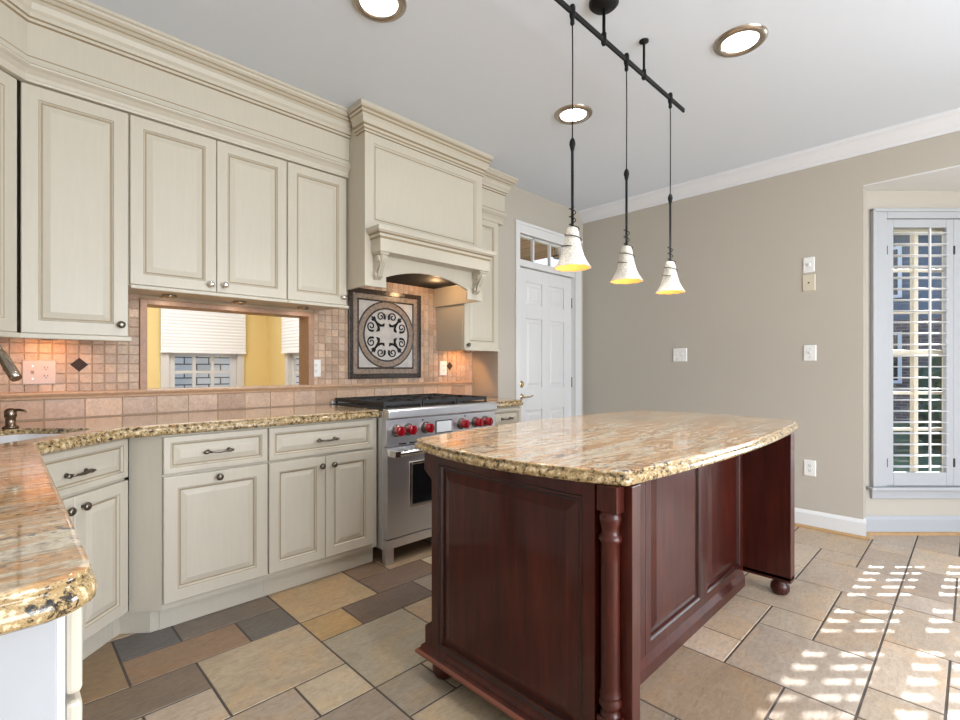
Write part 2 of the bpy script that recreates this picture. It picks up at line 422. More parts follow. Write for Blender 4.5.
# wall behind the range with the pass-through opening
OX0, OX1, OZ0, OZ1 = .553, 1.45, 1.03, 1.50
bm = bmn()
for q in ((XL, OX0, 0, CZ), (OX1, PIER+.12, 0, CZ), (OX0, OX1, 0, OZ0-.02), (OX0, OX1, OZ1, CZ)): box(bm, q[0], q[1], WY, WY+.12, q[2], q[3])
struct(obj('wall_range', bm, 'wall'))
DX0, DX1 = 3.205, 4.04
bm = bmn()
box(bm, PIER, PIER+.12, DWY+.0, WY, 0, CZ)
box(bm, PIER+.12, DX0, DWY, DWY+.12, 0, CZ); box(bm, DX1, RX+.11, DWY, DWY+.12, 0, CZ); box(bm, DX0, DX1, DWY, DWY+.12, 2.34, CZ)
struct(obj('wall_door', bm, 'wall'))
bm = bmn()
box(bm, RX, RX+.11, .535, DWY, 0, CZ); box(bm, RX, RX+.11, YB, -2.55, 0, CZ); box(bm, RX, RX+.11, -2.55, .535, 2.405, CZ)
struct(obj('wall_right', bm, 'wall'))
bm = bmn(); box(bm, XL-.1, XL, YB, WY, 0, CZ); struct(obj('wall_left', bm, 'wall'))
bm = bmn(); box(bm, XL-.1, -.3, YB-.12, YB, 0, CZ); box(bm, 3.5, RX+.11, YB-.12, YB, 0, CZ); box(bm, -.3, 3.5, YB-.12, YB, 2.5, CZ)
struct(obj('wall_rear', bm, 'wall'))
# bay: angled wall frame TB has x along the wall and y straight out of the room
TB = Matrix.Rotation(-(PI/2-A0), 4, 'Z'); BD = 3.41
SX0, SX1 = 2.83, 3.77; SZ0, SZ1 = .335, 2.20
bm = bmn()
box(bm, 2.60, SX0, BD, BD+.12, 0, 2.45); box(bm, SX1, 3.97, BD, BD+.12, 0, 2.45); box(bm, SX0, SX1, BD, BD+.12, 0, SZ0); box(bm, SX0, SX1, BD, BD+.12, SZ1, 2.45)
struct(obj('wall_bay_near', bm, 'wall', T=TB))
pe = TB @ Vector((3.96, BD, 0))
bm = bmn()
yA, yB_ = pe.y, -1.9; xm = pe.x
box(bm, xm, xm+.12, yB_, yA, 0, .335); box(bm, xm, xm+.12, yB_, yA, 2.2, 2.45); box(bm, xm, xm+.12, yA-.15, yA, .335, 2.2); box(bm, xm, xm+.12, yB_, yB_+.15, .335, 2.2)
struct(obj('wall_bay_middle', bm, 'wall'))
bm = bmn(); prism(bm, [(xm, yB_), (xm+.12, yB_), (RX+.12, -2.67), (RX, -2.55)], 0, 2.45); struct(obj('wall_bay_far', bm, 'wall'))
bm = bmn(); prism(bm, [(RX+.001, .534), (RX+.001, -2.549), (RX+.10, -2.56), (xm+.1, yB_-.1), (xm+.1, yA+.05), (RX+.16, .66), (RX+.11, .55)], 2.396, 2.4045)
struct(obj('ceiling_bay', bm, 'white'))
# crown, baseboards, shoe moulding
bm = bmn(); sweep(bm, [(RX, DWY), (RX, YB)], [(0, 2.612), (.012, 2.612), (.016, 2.628), (.030, 2.640), (.052, 2.668), (.070, 2.690), (.086, 2.700), (.090, CZ), (0, CZ)])
struct(obj('trim_1', bm, 'crown'))
base_prof = [(0, 0), (.016, 0), (.016, .105), (.010, .118), (.004, .128), (0, .128)]
shoe_prof = [(.016, 0), (.034, 0), (.032, .010), (.025, .018), (.016, .020)]
pa = TB @ Vector((2.68, BD, 0)); pb = TB @ Vector((3.96, BD, 0))
for nm, path in (('right', [(RX, DWY), (RX, .535), (pa.x, pa.y+.0)]), ('bay', [(pa.x, pa.y), (pb.x, pb.y), (xm, yB_)])):
    bm = bmn(); sweep(bm, path, base_prof); b = struct(obj('baseboard_'+nm, bm, 'dimmed_white' if nm == 'bay' else 'white'))
    bm = bmn(); sweep(bm, path, shoe_prof); obj('shoe_moulding', bm, 'oak', b)
bm = bmn(); sweep(bm, [(PIER, DWY), (DX0-.05, DWY)], base_prof); struct(obj('baseboard_door', bm, 'white'))

# door with transom in the door wall
d = thing('door_1', None, None, ((DX0+DX1)/2, DWY, 0)); struct(d)
dy = DWY+.03
bm = bmn()
dxa, dxb, dz1 = DX0+.006, DX1-.006, 2.045
ys = dy
box(bm, dxa, dxb, ys+.012, ys+.04, .01, dz1)
cols = [dxa, dxa+.125, (dxa+dxb)/2-.052, (dxa+dxb)/2+.052, dxb-.125, dxb]
rows = [.01, .23, .78, .98, 1.60, 1.73, 1.925, dz1]
for i in (0, 2, 4): box(bm, cols[i], cols[i+1], ys, ys+.012, .01, dz1)
for a, b in ((0, 1), (2, 3), (4, 5), (6, 7)):
    for i in (1, 3): box(bm, cols[i], cols[i+1], ys, ys+.012, rows[a], rows[b])
obj('door_slab', bm, 'white', d, .003)
for i in (1, 3):
    for a in (1, 3, 5):
        bm = bmn(); panel(bm, cols[i]+.004, cols[i+1]-.004, rows[a]+.004, rows[a+1]-.004, ys+.002, .008, [(0, .009), (.022, .008), (.040, .001), (.042, .001)])
        obj('door_panel', bm, 'white', d)
bm = bmn(); kx = 3.272
lathe(bm, [(.028, 0), (.028, -.004), (.020, -.010), (.010, -.012), (.010, -.034), (.014, -.040), (.008, -.046)], (kx, ys, .905), 'y')
tube(bm, [(kx, ys-.038, .905), (kx+.03, ys-.043, .908), (kx+.06, ys-.045, .902), (kx+.085, ys-.044, .906), (kx+.10, ys-.044, .915), (kx+.112, ys-.044, .912)], [.008, .007, .006, .006, .006, .005])
obj('lever_handle', bm, 'brass', d)
bm = bmn(); lathe(bm, [(.030, 0), (.030, -.006), (.022, -.012)], (kx, ys, 1.016), 'y'); box(bm, kx-.005, kx+.005, ys-.028, ys-.012, 1.0, 1.032)
obj('deadbolt', bm, 'brass', d, .001)
for z in (1.80, 1.02, .25):
    bm = bmn(); lathe(bm, [(.007, -.05), (.007, .05)], (dxb+.003, ys-.004, z), 'z', 8); box(bm, dxb-.004, dxb+.008, ys-.003, ys+.001, z-.045, z+.045)
    obj('hinge', bm, 'pewter', d)
# casing
bm = bmn()
for x0, x1 in ((DX0-.052, DX0), (DX1, DX1+.10)): box(bm, x0, x1, DWY-.018, DWY, 0, 2.415)
box(bm, DX0, DX1, DWY-.018, DWY, 2.33, 2.415); box(bm, DX0-.06, DX1+.108, DWY-.026, DWY, 2.405, 2.43)
box(bm, DX0, DX1, DWY-.004, DWY+.10, 2.05, 2.105)
box(bm, DX0, DX0+.006, DWY, DWY+.12, 0, 2.34); box(bm, DX1-.006, DX1, DWY, DWY+.12, 0, 2.34)
struct(obj('trim_2', bm, 'white', bevel=.004))
wn = thing('window_1', None, None, ((DX0+DX1)/2, DWY, 2.105)); struct(wn)
bm = bmn()
for x0, x1 in ((DX0, DX0+.012), (DX1-.05, DX1), (3.425, 3.443), (3.672, 3.69), (3.80+.05, 3.80+.068)): box(bm, x0, x1, DWY+.02, DWY+.05, 2.105, 2.335)
box(bm, DX0, DX1, DWY+.02, DWY+.05, 2.315, 2.335); box(bm, DX0, DX1, DWY+.02, DWY+.05, 2.105, 2.115)
obj('transom_frame', bm, 'white', wn, .002)
bm = bmn(); box(bm, DX0+.01, DX1-.01, DWY+.032, DWY+.036, 2.115, 2.315); obj('pane', bm, 'glass', wn)

# bay window with sash
wn = thing('window_2', None, None, tuple(TB @ Vector(((SX0+SX1)/2, BD, SZ0))), -(PI/2-A0)); struct(wn)
bm = bmn()
for x0, x1 in ((SX0-.10, SX0), (SX1, SX1+.10)): box(bm, x0, x1, BD-.02, BD, SZ0, SZ1+.06)
for x0, x1 in ((SX0-.105, SX0-.082), (SX1+.082, SX1+.105)): box(bm, x0, x1, BD-.032, BD, SZ0, SZ1+.065)
box(bm, SX0, SX1, BD-.02, BD, SZ1, SZ1+.06); box(bm, SX0-.105, SX1+.105, BD-.032, BD, SZ1+.045, SZ1+.068)
obj('window_casing', bm, 'dimmed_white', wn, .004, T=TB)
bm = bmn(); box(bm, SX0-.13, SX1+.13, BD-.055, BD+.04, SZ0-.022, SZ0); box(bm, SX0-.105, SX1+.105, BD-.022, BD, SZ0-.085, SZ0-.022)
obj('window_sill', bm, 'dimmed_white', wn, .005, T=TB)
bm = bmn(); yo = BD+.085
for x0, x1 in ((SX0, SX0+.045), (SX1-.045, SX1), (3.34, 3.40)): box(bm, x0, x1, yo, yo+.035, SZ0, SZ1)
for z0, z1 in ((SZ0, SZ0+.07), (1.24, 1.29), (SZ1-.06, SZ1)): box(bm, SX0, SX1, yo-.005, yo+.04, z0, z1)
for xc in (3.125, 3.60): box(bm, xc-.016, xc+.016, yo, yo+.035, SZ0, SZ1)
for z in (.72, .98, 1.56, 1.86): box(bm, SX0, SX1, yo+.008, yo+.028, z-.011, z+.011)
obj('window_sash', bm, 'almond', wn, .003, T=TB)
bm = bmn(); box(bm, SX0, SX1, yo+.016, yo+.020, SZ0+.02, SZ1-.02); obj('pane', bm, 'glass', wn, T=TB)
# shutters
def shutter(x0, x1, label):
    yF = BD-.012; t = .028
    c = TB @ Vector(((x0+x1)/2, yF, SZ0))
    s = thing('plantation_shutter', label, 'shutter', tuple(c), -(PI/2-A0), 'white shutters in the bay window')
    st = .05; r0, r1 = .432, 2.138
    bm = bmn()
    box(bm, x0, x0+st, yF, yF+t, SZ0+.004, SZ1-.004); box(bm, x1-st, x1, yF, yF+t, SZ0+.004, SZ1-.004)
    obj('stile_frame', bm, 'dimmed_white', s, .003, T=TB)
    for z0, z1 in ((SZ0+.004, r0), (r1, SZ1-.004)):
        bm = bmn(); box(bm, x0+st, x1-st, yF, yF+t, z0, z1); obj('rail', bm, 'dimmed_white', s, .003, T=TB)
    n = 22; dz = (r1-r0)/n
    for i in range(n):
        z = r0+dz*(i+.5); yc = yF+t/2
        bm = bmn(); prof = []
        tl = R(-1)
        for k in range(16):
            a = 2*PI*k/16; py, pz = .034*math.cos(a), .0052*math.sin(a)
            prof.append((yc+py*math.cos(tl)-pz*math.sin(tl), z+py*math.sin(tl)+pz*math.cos(tl)))
        prism(bm, prof, x0+st+.002, x1-st-.002, 'x')
        obj('louver', bm, 'white', s, smooth=True, T=TB)
    bm = bmn(); xc = x0+st+(x1-x0-2*st)*.62; box(bm, xc-.006, xc+.006, yF+t/2-.046, yF+t/2-.034, r0+.01, r1-.01); obj('tilt_rod', bm, 'white', s, .002, T=TB)
    for z in (1.98, .50):
        bm = bmn(); box(bm, x0-.004, x0+.005, yF-.006, yF+.003, z-.03, z+.03); obj('hinge', bm, 'castiron', s, T=TB)
    return s
shutter(SX0+.0005, 3.2998, 'white louvred shutter panel on the left half of the bay window')
shutter(3.3002, SX1-.0005, 'white louvred shutter panel beside it at the right edge of the photo')

# dining room seen through the opening
YF2, XR2 = 6.5, 2.49
bm = bmn()
box(bm, -1.5, 1.33, YF2, YF2+.1, 0, 2.7); box(bm, 2.17, XR2+.1, YF2, YF2+.1, 0, 2.7); box(bm, 1.33, 2.17, YF2, YF2+.1, 0, .7); box(bm, 1.33, 2.17, YF2, YF2+.1, 2.2, 2.7)
struct(obj('wall_dining_far', bm, 'yellow'))
bm = bmn(); box(bm, XR2, XR2+.1, 5.84, YF2, 0, 2.7); box(bm, XR2, XR2+.1, WY+.12, 5.0, 0, 2.7); box(bm, XR2, XR2+.1, 5.0, 5.84, 0, .7); box(bm, XR2, XR2+.1, 5.0, 5.84, 2.2, 2.7)
struct(obj('wall_dining_right', bm, 'yellow'))
bm = bmn(); box(bm, -1.6, -1.5, WY+.12, YF2, 0, 2.7); struct(obj('wall_dining_left', bm, 'yellow'))
bm = bmn(); box(bm, -1.6, XR2+.1, WY+.125, YF2+.1, 2.7, 2.8); struct(obj('ceiling_dining', bm, 'ceiling'))
bm = bmn(); box(bm, -1.6, XR2+.1, WY+.12, YF2+.1, -.05, 0); struct(obj('floor_dining', bm, 'oak'))
def dining_window(name, T, L, W):
    wn = thing(name, None, None, tuple(T @ Vector((0, 0, .7))), 0); struct(wn)
    bm = bmn()
    for x0, x1 in ((-.03, .05), (W-.05, W+.03)): box(bm, x0, x1, -.03, .06, .62, 2.28)
    box(bm, -.06, W+.06, -.05, .06, .60, .66); box(bm, -.03, W+.03, -.03, .06, 2.2, 2.28)
    obj('window_frame', bm, 'white', wn, .004, T=T)
    bm = bmn()
    box(bm, .05, .12, .02, .05, .66, 2.2); box(bm, W-.12, W-.05, .02, .05, .66, 2.2); box(bm, .121, W-.121, .021, .049, 1.30, 1.36); box(bm, .121, W-.121, .021, .049, .66, .73)
    for k in (1, 2): x = .12+(W-.24)*k/3; box(bm, x-.018, x+.018, .024, .046, .73, 1.30)
    for z in (1.11,): box(bm, .121, W-.121, .027, .043, z-.018, z+.018)
    obj('window_sash', bm, 'white', wn, .002, T=T)
    bm = bmn(); box(bm, .06, W-.06, .034, .037, .7, 2.2); obj('pane', bm, 'glass', wn, T=T)
    s = tag(obj('window_shade', (lambda b: ([prism(b, [(-.062, z), (-.066, z+.019), (-.062, z+.038), (-.050, z+.038), (-.054, z+.019), (-.050, z)], -.035, W+.035, 'x') for z in [1.355+.038*i for i in range(25)]], box(b, -.04, W+.04, -.07, -.046, 1.335, 1.356), b)[2])(bmn()), 'shade', T=T), L, 'window shade')
    return wn
dining_window('window_3', Matrix.Translation((1.33, YF2, 0)), 'white cellular shade half lowered over the dining room window with brick behind', .84)
dining_window('window_4', Matrix.Translation((XR2, 5.84, 0)) @ Matrix.Rotation(-PI/2, 4, 'Z'), 'white cellular shade in the yellow side wall at the right of the opening', .84)

# ------------------------------------------------------------------ outdoors
bm = bmn(); box(bm, -20, 60, -40, 40, -.5, -.12); o = obj('ground', bm, 'lawn'); struct(o)
bm = bmn(); box(bm, -3, 6, 10.5, 10.8, -.2, 5); struct(obj('wall_neighbour', bm, 'brick_grey'))
t = thing('porch_roof', 'brown boarded porch ceiling seen through the transom panes', 'porch roof', (4.2, 6.5, 2.75))
bm = bmn(); box(bm, 2.6, 5.62, 2.9, 11, 2.76, 2.84); obj('board_ceiling', bm, 'porch', t)
bm = bmn(); box(bm, 5.60, 5.64, 2.9, 11, 2.745, 2.86); obj('fascia_beam', bm, 'porch', t, .01)
bm = bmn(); box(bm, 2.62, 5.8, 2.9, 11, -.2, -.02); struct(obj('patio', bm, 'concrete'))
t = thing('porch_lantern', 'small brown porch lantern seen through the right transom pane', 'lantern', (4.55, 3.35, 2.45))
bm = bmn(); tube(bm, [(4.55, 3.35, 2.755), (4.55, 3.35, 2.62)], .012); lathe(bm, [(.02, 2.63), (.07, 2.60), (.075, 2.58)], (4.55, 3.35, 0), seg=8); lathe(bm, [(.07, 2.44), (.05, 2.41), (.01, 2.40)], (4.55, 3.35, 0), seg=8)
for k in range(4): tube(bm, [(4.55+.062*math.cos(k*PI/2), 3.35+.062*math.sin(k*PI/2), 2.43), (4.55+.062*math.cos(k*PI/2), 3.35+.062*math.sin(k*PI/2), 2.59)], .006, 6)
obj('lantern_frame', bm, 'bronze', t)
bm = bmn(); lathe(bm, [(.05, 2.445), (.055, 2.58)], (4.55, 3.35, 0), seg=12); obj('lantern_glass', bm, 'almond', t)
t = thing('neighbour_house', 'brown brick and blue grey sided house seen between the shutter louvres', 'house', (15.5, .6, -.12))
bm = bmn(); box(bm, 15, 19, -7, 6.5, -.12, 2.3); obj('brick_wall', bm, 'brick_brown', t)
bm = bmn(); box(bm, 15, 19, -7, 6.5, 2.3, 4.3); obj('siding_wall', bm, 'siding', t)
bm = bmn(); prism(bm, [(14.7, 4.3), (19.3, 4.3), (17, 5.2)], -7.3, 6.8, 'y'); obj('roof', bm, 'castiron', t)
for y in (-4, -1.4, 1.2, 3.8):
    for z in (.8, 2.8):
        bm = bmn(); panel(bm, 0, .9, z, z+1.2, 0, .08, [(0, .04), (0, 0), (.07, 0), (.07, .03), (.08, .03)]); obj('window', bm, ['white'], t, T=Matrix.Translation((14.93, y+.9, 0)) @ Matrix.Rotation(-PI/2, 4, 'Z'))
        bm = bmn(); box(bm, 14.935, 14.945, y+.06, y+.84, z+.06, z+1.14); obj('window_pane', bm, 'ovenglass', t)
rr = random.Random(5)
for k, (x, y, s, lb) in enumerate(((9.6, 1.9, .9, 'round green shrub outdoors low behind the shutter louvres'), (10.6, -.4, 1.1, 'larger dark shrub farther right outside the shuttered window'))):
    bm = bmn(); bmesh.ops.create_icosphere(bm, subdivisions=4, radius=s, matrix=Matrix.Translation((x, y, s*.55)))
    for v in bm.verts:
        dlt = (v.co-Vector((x, y, s*.55))); v.co += dlt*rr.uniform(-.12, .10)
    tag(obj('shrub', bm, 'leaf'), lb, 'shrub', 'shrubs outside the bay window')

# ------------------------------------------------------------------ cabinetry helpers
def knob(x, y, z, parent, mat='pewter', T=None, s=1.0):
    bm = bmn(); lathe(bm, [(.007*s, 0), (.006*s, -.010*s), (.008*s, -.014*s), (.0155*s, -.018*s), (.0165*s, -.023*s), (.013*s, -.029*s), (.005*s, -.032*s)], (x, y, z), 'y', 14)
    return obj('knob', bm, mat, parent, T=T)
def pull(x, y, z, parent, w=.115, T=None):
    bm = bmn(); h = w/2
    for sx in (-1, 1):
        lathe(bm, [(.010, 0), (.009, -.004), (.005, -.008), (.005, -.022)], (x+sx*(h-.014), y, z), 'y', 12)
        lathe(bm, [(.003, -.02), (.008, -.012), (.009, -.004), (.0055, .004), (.005, .01)], (x+sx*(h-.008), y-.024, z), 'x', 10)
    tube(bm, [(x-h+.012, y-.024, z), (x-h*.5, y-.028, z-.001), (x, y-.030, z-.002), (x+h*.5, y-.028, z-.001), (x+h-.012, y-.024, z)], [.0055, .0045, .0065, .0045, .0055], 8)
    return obj('handle', bm, 'pewter', parent, T=T)
def door(x0, x1, z0, z1, y, parent, kn=None, fw=.055, T=None, pull_at=None, name='door', kmat='pewter'):
    dd = obj(name, door_panel(x0, x1, z0, z1, y, fw), ['cream', 'glaze'], parent, T=T)
    if kn: knob(kn[0], y, kn[1], dd, kmat, T=T)
    if pull_at: pull(pull_at[0], y, pull_at[1], dd, T=T)
    return dd

# ------------------------------------------------------------------ base cabinets
YC = 2.495; YD_ = 2.475; TOP = .868
def base_box(x0, x1, parent, y=YC, T=None, depth=None):
    bm = bmn(); box(bm, x0, x1, y, (WY-.012) if depth is None else y+depth, .10, TOP-.002); obj('cabinet_body', bm, 'cream', parent, T=T)
    bm = bmn(); box(bm, x0, x1, y+.04, y+.06, 0, .10); obj('toe_kick', bm, 'cream', parent, T=T)
t = thing('base_cabinet', 'cream base cabinet with one drawer over a wide single door, beside the angled sink cabinet', 'cabinet', (.73, 2.78, 0), group='cream base cabinets')
base_box(.504, .9555, t)
door(.508, .952, .694, .858, YD_, t, None, .03, pull_at=(.728, .776), name='drawer'); door(.508, .952, .128, .682, YD_, t, (.728, .655), .058)
t = thing('base_cabinet', 'cream base cabinet with a drawer over two narrow doors, left of the steel range', 'cabinet', (1.26, 2.78, 0), group='cream base cabinets')
base_box(.956, 1.594, t)
door(.960, 1.560, .694, .858, YD_, t, None, .03, pull_at=(1.27, .772), name='drawer')
door(.960, 1.2595, .128, .682, YD_, t, (1.236, .632), .052); door(1.2625, 1.560, .128, .682, YD_, t, (1.305, .632), .052)
t = thing('base_cabinet', 'cream base cabinet at the far end, right of the range below the short counter', 'cabinet', (2.72, 2.78, 0), group='cream base cabinets')
base_box(2.522, 2.90, t)
door(2.54, 2.885, .70, .858, YD_, t, None, .03, pull_at=(2.712, .78), name='drawer'); door(2.54, 2.885, .128, .682, YD_, t, (2.58, .65), .052)
# filler between the sink cabinet and the run
bm = bmn(); prism(bm, [(.400, 2.578), (.5035, 2.49), (.5035, 2.60), (.42, 2.64)], .10, TOP-.002); f = tag(obj('filler_panel', bm, 'cream'), 'plain cream filler panel between the angled sink cabinet and the next cabinet', 'filler panel')
bm = bmn(); prism(bm, [(.345, 2.592), (.372, 2.618), (.470, 2.538), (.503, 2.538), (.503, 2.60), (.40, 2.66), (.335, 2.61)], 0, .10); obj('toe_kick', bm, 'cream', f)
# angled sink cabinet; frame TS: x runs along its face toward the right-hand end at 0, y goes back
TS = rot_about(.397, 2.555, PI/4) 
sc_ = TS @ Vector((-.28, .3, 0))
t = thing('sink_base_cabinet', 'cream angled corner sink cabinet with false drawer and paired doors', 'cabinet', tuple(sc_), PI/4)
bm = bmn(); prism(bm, [(-.60, .02), (-.001, .02), (-.001, .40), (-.60, .40)], .10, TOP-.24); prism(bm, [(-.60, .02), (-.001, .02), (-.001, .0208), (-.60, .0208)], TOP-.2395, TOP-.002)
obj('cabinet_body', bm, 'cream', t, T=TS)
bm = bmn(); box(bm, -.60, .005, .065, .085, 0, .10); obj('toe_kick', bm, 'cream', t, T=TS)
door(-.558, -.003, .692, .858, 0, t, None, .03, T=TS, pull_at=(-.272, .766), name='drawer')
door(-.279, -.003, .114, .679, 0, t, (-.245, .634), .052, T=TS); door(-.558, -.282, .114, .679, 0, t, (-.316, .634), .052, T=TS)
# left run under the near counter: white end panel, drawer edge
t = thing('end_base_cabinet', 'white-ended base cabinet under the near left countertop', 'cabinet', (-.25, 1.3, 0))
bm = bmn(); box(bm, XL+.012, .030, .815, 1.98, .10, TOP-.002); obj('cabinet_body', bm, 'cream', t)
bm = bmn(); box(bm, XL+.012, .051, .80, .815, .0, TOP-.002); o = obj('end_panel', bm, 'dimmed_white', t, .002); o['label'] = 'glossy white end panel'
bm = bmn(); box(bm, .031, .060, .82, 1.97, .10, TOP-.002); obj('face_frame', bm, 'crown', t)
for z0, z1 in ((.735, .862), (.115, .725)):
    bm = bmn(); box(bm, .0605, .078, .822, 1.40, z0, z1); obj('door' if z0 < .5 else 'drawer', bm, 'cream', t, .006)
bm = bmn(); box(bm, XL+.012, -.01, .82, 1.97, 0, .10); obj('toe_kick', bm, 'cream', t)

# ------------------------------------------------------------------ countertops
EDGE = [(.010, .868), (.001, .874), (0, .884), (.003, .894), (.010, .899), (.011, .903), (.006, .906), (.008, .912), (.016, .915)]
EM = [1, 1, 1, 1, 1, 1, 1, 0]
def edge_levels(z0, th, n=0):
    k = th/.047
    return [(i, z0+(z-.868)*k) for i, z in EDGE]
out = [(.04, .735)] + arc(.03, .795, .06, -PI/2, 0, 6)[1:] + [(.092, 1.2), (.092, 1.7), (.092, 2.16)] + [(.105, 2.185), (.36, 2.436), (.39, 2.45), (.8, 2.45), (1.2, 2.45), (1.595, 2.45), (1.595, WY-.003), (XL+.003, WY-.003), (XL+.003, .80), (-.3, .735)]
bm = bmn(); slab(bm, out, edge_levels(.868, .047), EM)
ct = obj('left_countertop', bm, ['granite', 'granite_edge'], loc=(.2, 2.0, .868)); tag(ct, 'golden granite countertop running from the near left corner past the sink to the range', 'countertop')
# sink cutout
def rrect(cx, cy, w_, h_, r, n=6):
    p = []
    for sx, sy, a in ((1, -1, -PI/2), (1, 1, 0), (-1, 1, PI/2), (-1, -1, PI)):
        p += arc(cx+sx*(w_/2-r), cy+sy*(h_/2-r), r, a, a+PI/2, n)
    return p
SKC = (-.41, .2025)
bm = bmn(); prism(bm, rrect(SKC[0], SKC[1], .58, .335, .07), .70, 1.0); bmesh.ops.transform(bm, matrix=TS, verts=bm.verts); bmesh.ops.recalc_face_normals(bm, faces=bm.faces)
cm = bpy.data.meshes.new('cut'); bm.to_mesh(cm); bm.free(); cm.materials.append(M['granite_edge']); co = bpy.data.objects.new('cut', cm); COL.objects.link(co)
md = ct.modifiers.new('b', 'BOOLEAN'); md.operation = 'DIFFERENCE'; md.object = co; md.solver = 'EXACT'
bpy.context.view_layer.update()
dg = bpy.context.evaluated_depsgraph_get(); nm = bpy.data.meshes.new_from_object(ct.evaluated_get(dg)); ct.modifiers.clear(); ct.data = nm
bpy.data.objects.remove(co)
t = thing('sink', 'white undermount sink set in the angled corner of the counter', 'sink', tuple(TS @ Vector((SKC[0], SKC[1], .66))), PI/4)
bm = bmn()
o1 = rrect(SKC[0], SKC[1], .61, .365, .08); i1 = rrect(SKC[0], SKC[1], .57, .325, .065); i2 = rrect(SKC[0], SKC[1], .53, .285, .065); o2 = rrect(SKC[0], SKC[1], .58, .335, .075)
j1 = rrect(SKC[0], SKC[1], .5785, .3335, .069); j2 = rrect(SKC[0], SKC[1], .560, .315, .06)
rings = [[bm.verts.new((x, y, z)) for x, y in pl] for pl, z in ((j2, .67), (j1, .700), (j1, .893), (j2, .893), (i2, .80), (i2, .70))]
for a, b in zip(rings, rings[1:]):
    for i in range(len(a)): bm.faces.new((a[i], a[(i+1) % len(a)], b[(i+1) % len(a)], b[i])).smooth = True
bm.faces.new(rings[0]); bm.faces.new(rings[-1])
obj('basin', bm, 'porcelain', t, T=TS)
bm = bmn(); lathe(bm, [(.045, .7005), (.045, .704), (.035, .706), (.01, .702)], (SKC[0], SKC[1], 0)); obj('drain', bm, 'nickel', t, T=TS)
out = [(2.522, 2.45), (2.86, 2.45), (2.90, 2.465), (2.925, 2.50), (2.93, 2.60), (2.93, WY-.003), (2.522, WY-.003)]
bm = bmn(); slab(bm, out, edge_levels(.868, .047), EM); tag(obj('short_countertop', bm, ['granite', 'granite_edge']), 'short granite countertop piece right of the range', 'countertop')

# faucet and soap dispenser
LATV = Vector((math.sin(A0), -math.cos(A0), 0)); 
def cam_pt(lat, dep, z): return (math.cos(A0)*dep+math.sin(A0)*lat, math.sin(A0)*dep-math.cos(A0)*lat, z)
FL = -2.20
t = thing('faucet', 'dark nickel pull-down faucet arching over the corner sink', 'faucet', cam_pt(FL, 1.93, .915))
bm = bmn(); fb = cam_pt(FL, 1.93, 0); lathe(bm, [(.03, .9155), (.03, .925), (.022, .94), (.018, 1.0), (.016, 1.02)], (fb[0], fb[1], 0)); 
pts = [cam_pt(FL, 1.93, 1.0), cam_pt(FL, 1.93, 1.15)]
for k in range(1, 11):
    a = PI-k*PI*.86/10; pts.append(cam_pt(FL+.19+.19*math.cos(a), 1.93-.06*k/10, 1.15+.155*math.sin(a)))
tube(bm, pts, .0135, 12); obj('spout', bm, 'nickel', t)
a_ = Vector(pts[-1]); dn = (Vector(pts[-1])-Vector(pts[-2])).normalized()
bm = bmn(); tube(bm, [a_-dn*.01, a_+dn*.02, a_+dn*.05, a_+dn*.10, a_+dn*.125], [.014, .017, .018, .019, .018], 14); o = obj('spray_head', bm, 'nickel', t)
bm = bmn(); q = a_+dn*.08-LATV*.019; tube(bm, [q-dn*.018, q, q+dn*.018], [.005, .008, .005], 8); obj('spray_button', bm, 'castiron', o)
bm = bmn(); tube(bm, [Vector(fb)+Vector((0, 0, .97)), Vector(fb)+LATV*.03+Vector((0, -.02, .975)), Vector(fb)+LATV*.02+Vector((0, -.09, .99))], [.011, .009, .007], 10); obj('lever_handle', bm, 'nickel', t)
sd = cam_pt(-1.915, 1.99, 0)
t = thing('soap_dispenser', 'small bronze soap dispenser pump behind the sink', 'soap dispenser', (sd[0], sd[1], .915))
bm = bmn(); lathe(bm, [(.026, .9155), (.026, .921), (.017, .926), (.016, .955), (.020, .962), (.020, .985), (.014, .993), (.006, .996)], (sd[0], sd[1], 0)); obj('pump_body', bm, 'bronze', t)
bm = bmn(); p0 = Vector((sd[0], sd[1], .985)); tube(bm, [p0, p0+LATV*.03+Vector((0, 0, .004)), p0+LATV*.055+Vector((0, 0, .001)), p0+LATV*.064+Vector((0, 0, -.004))], [.007, .006, .005, .004], 8); obj('nozzle', bm, 'bronze', t)

# ------------------------------------------------------------------ backsplash
t = thing('tile_backsplash', 'tan tumbled travertine tile backsplash running behind sink and range', 'backsplash', (1.2, WY, .915))
bm = bmn(); fc = []; rt = random.Random(11)
box(bm, XL, OX0-.03, WY-.006, WY, 1.05, 1.70, 1); box(bm, OX1+.035, PIER, WY-.006, WY, 1.05, 1.85, 1); box(bm, OX0-.03, OX1+.035, WY-.006, WY, OZ1+.02, 1.70, 1)
box(bm, XL, PIER, WY-.006, WY, .91, 1.05, 1)
fc.append((list(bm.faces), (.3, .25, .2)))
STN = [(.80, .68, .58), (.76, .645, .55), (.81, .71, .62), (.75, .64, .55), (.83, .72, .62), (.79, .69, .61)]
def tile(x0, x1, z0, z1):
    g = .0013; k = rt.uniform(.94, 1.05); c = tuple(v*k for v in rt.choice(STN)); yb, yf = WY-.006, WY-.0105+rt.uniform(-.0004, .0004)
    lo = [bm.verts.new((x, yb, z)) for x, z in ((x0+g, z0+g), (x1-g, z0+g), (x1-g, z1-g), (x0+g, z1-g))]
    h = g+.002
    hi = [bm.verts.new((x, yf, z)) for x, z in ((x0+h, z0+h), (x1-h, z0+h), (x1-h, z1-h), (x0+h, z1-h))]
    fs = [bm.faces.new(hi)]
    for q in range(4): fs.append(bm.faces.new((lo[q], lo[(q+1) % 4], hi[(q+1) % 4], hi[q])))
    fc.append((fs, c))
TS_ = .0495
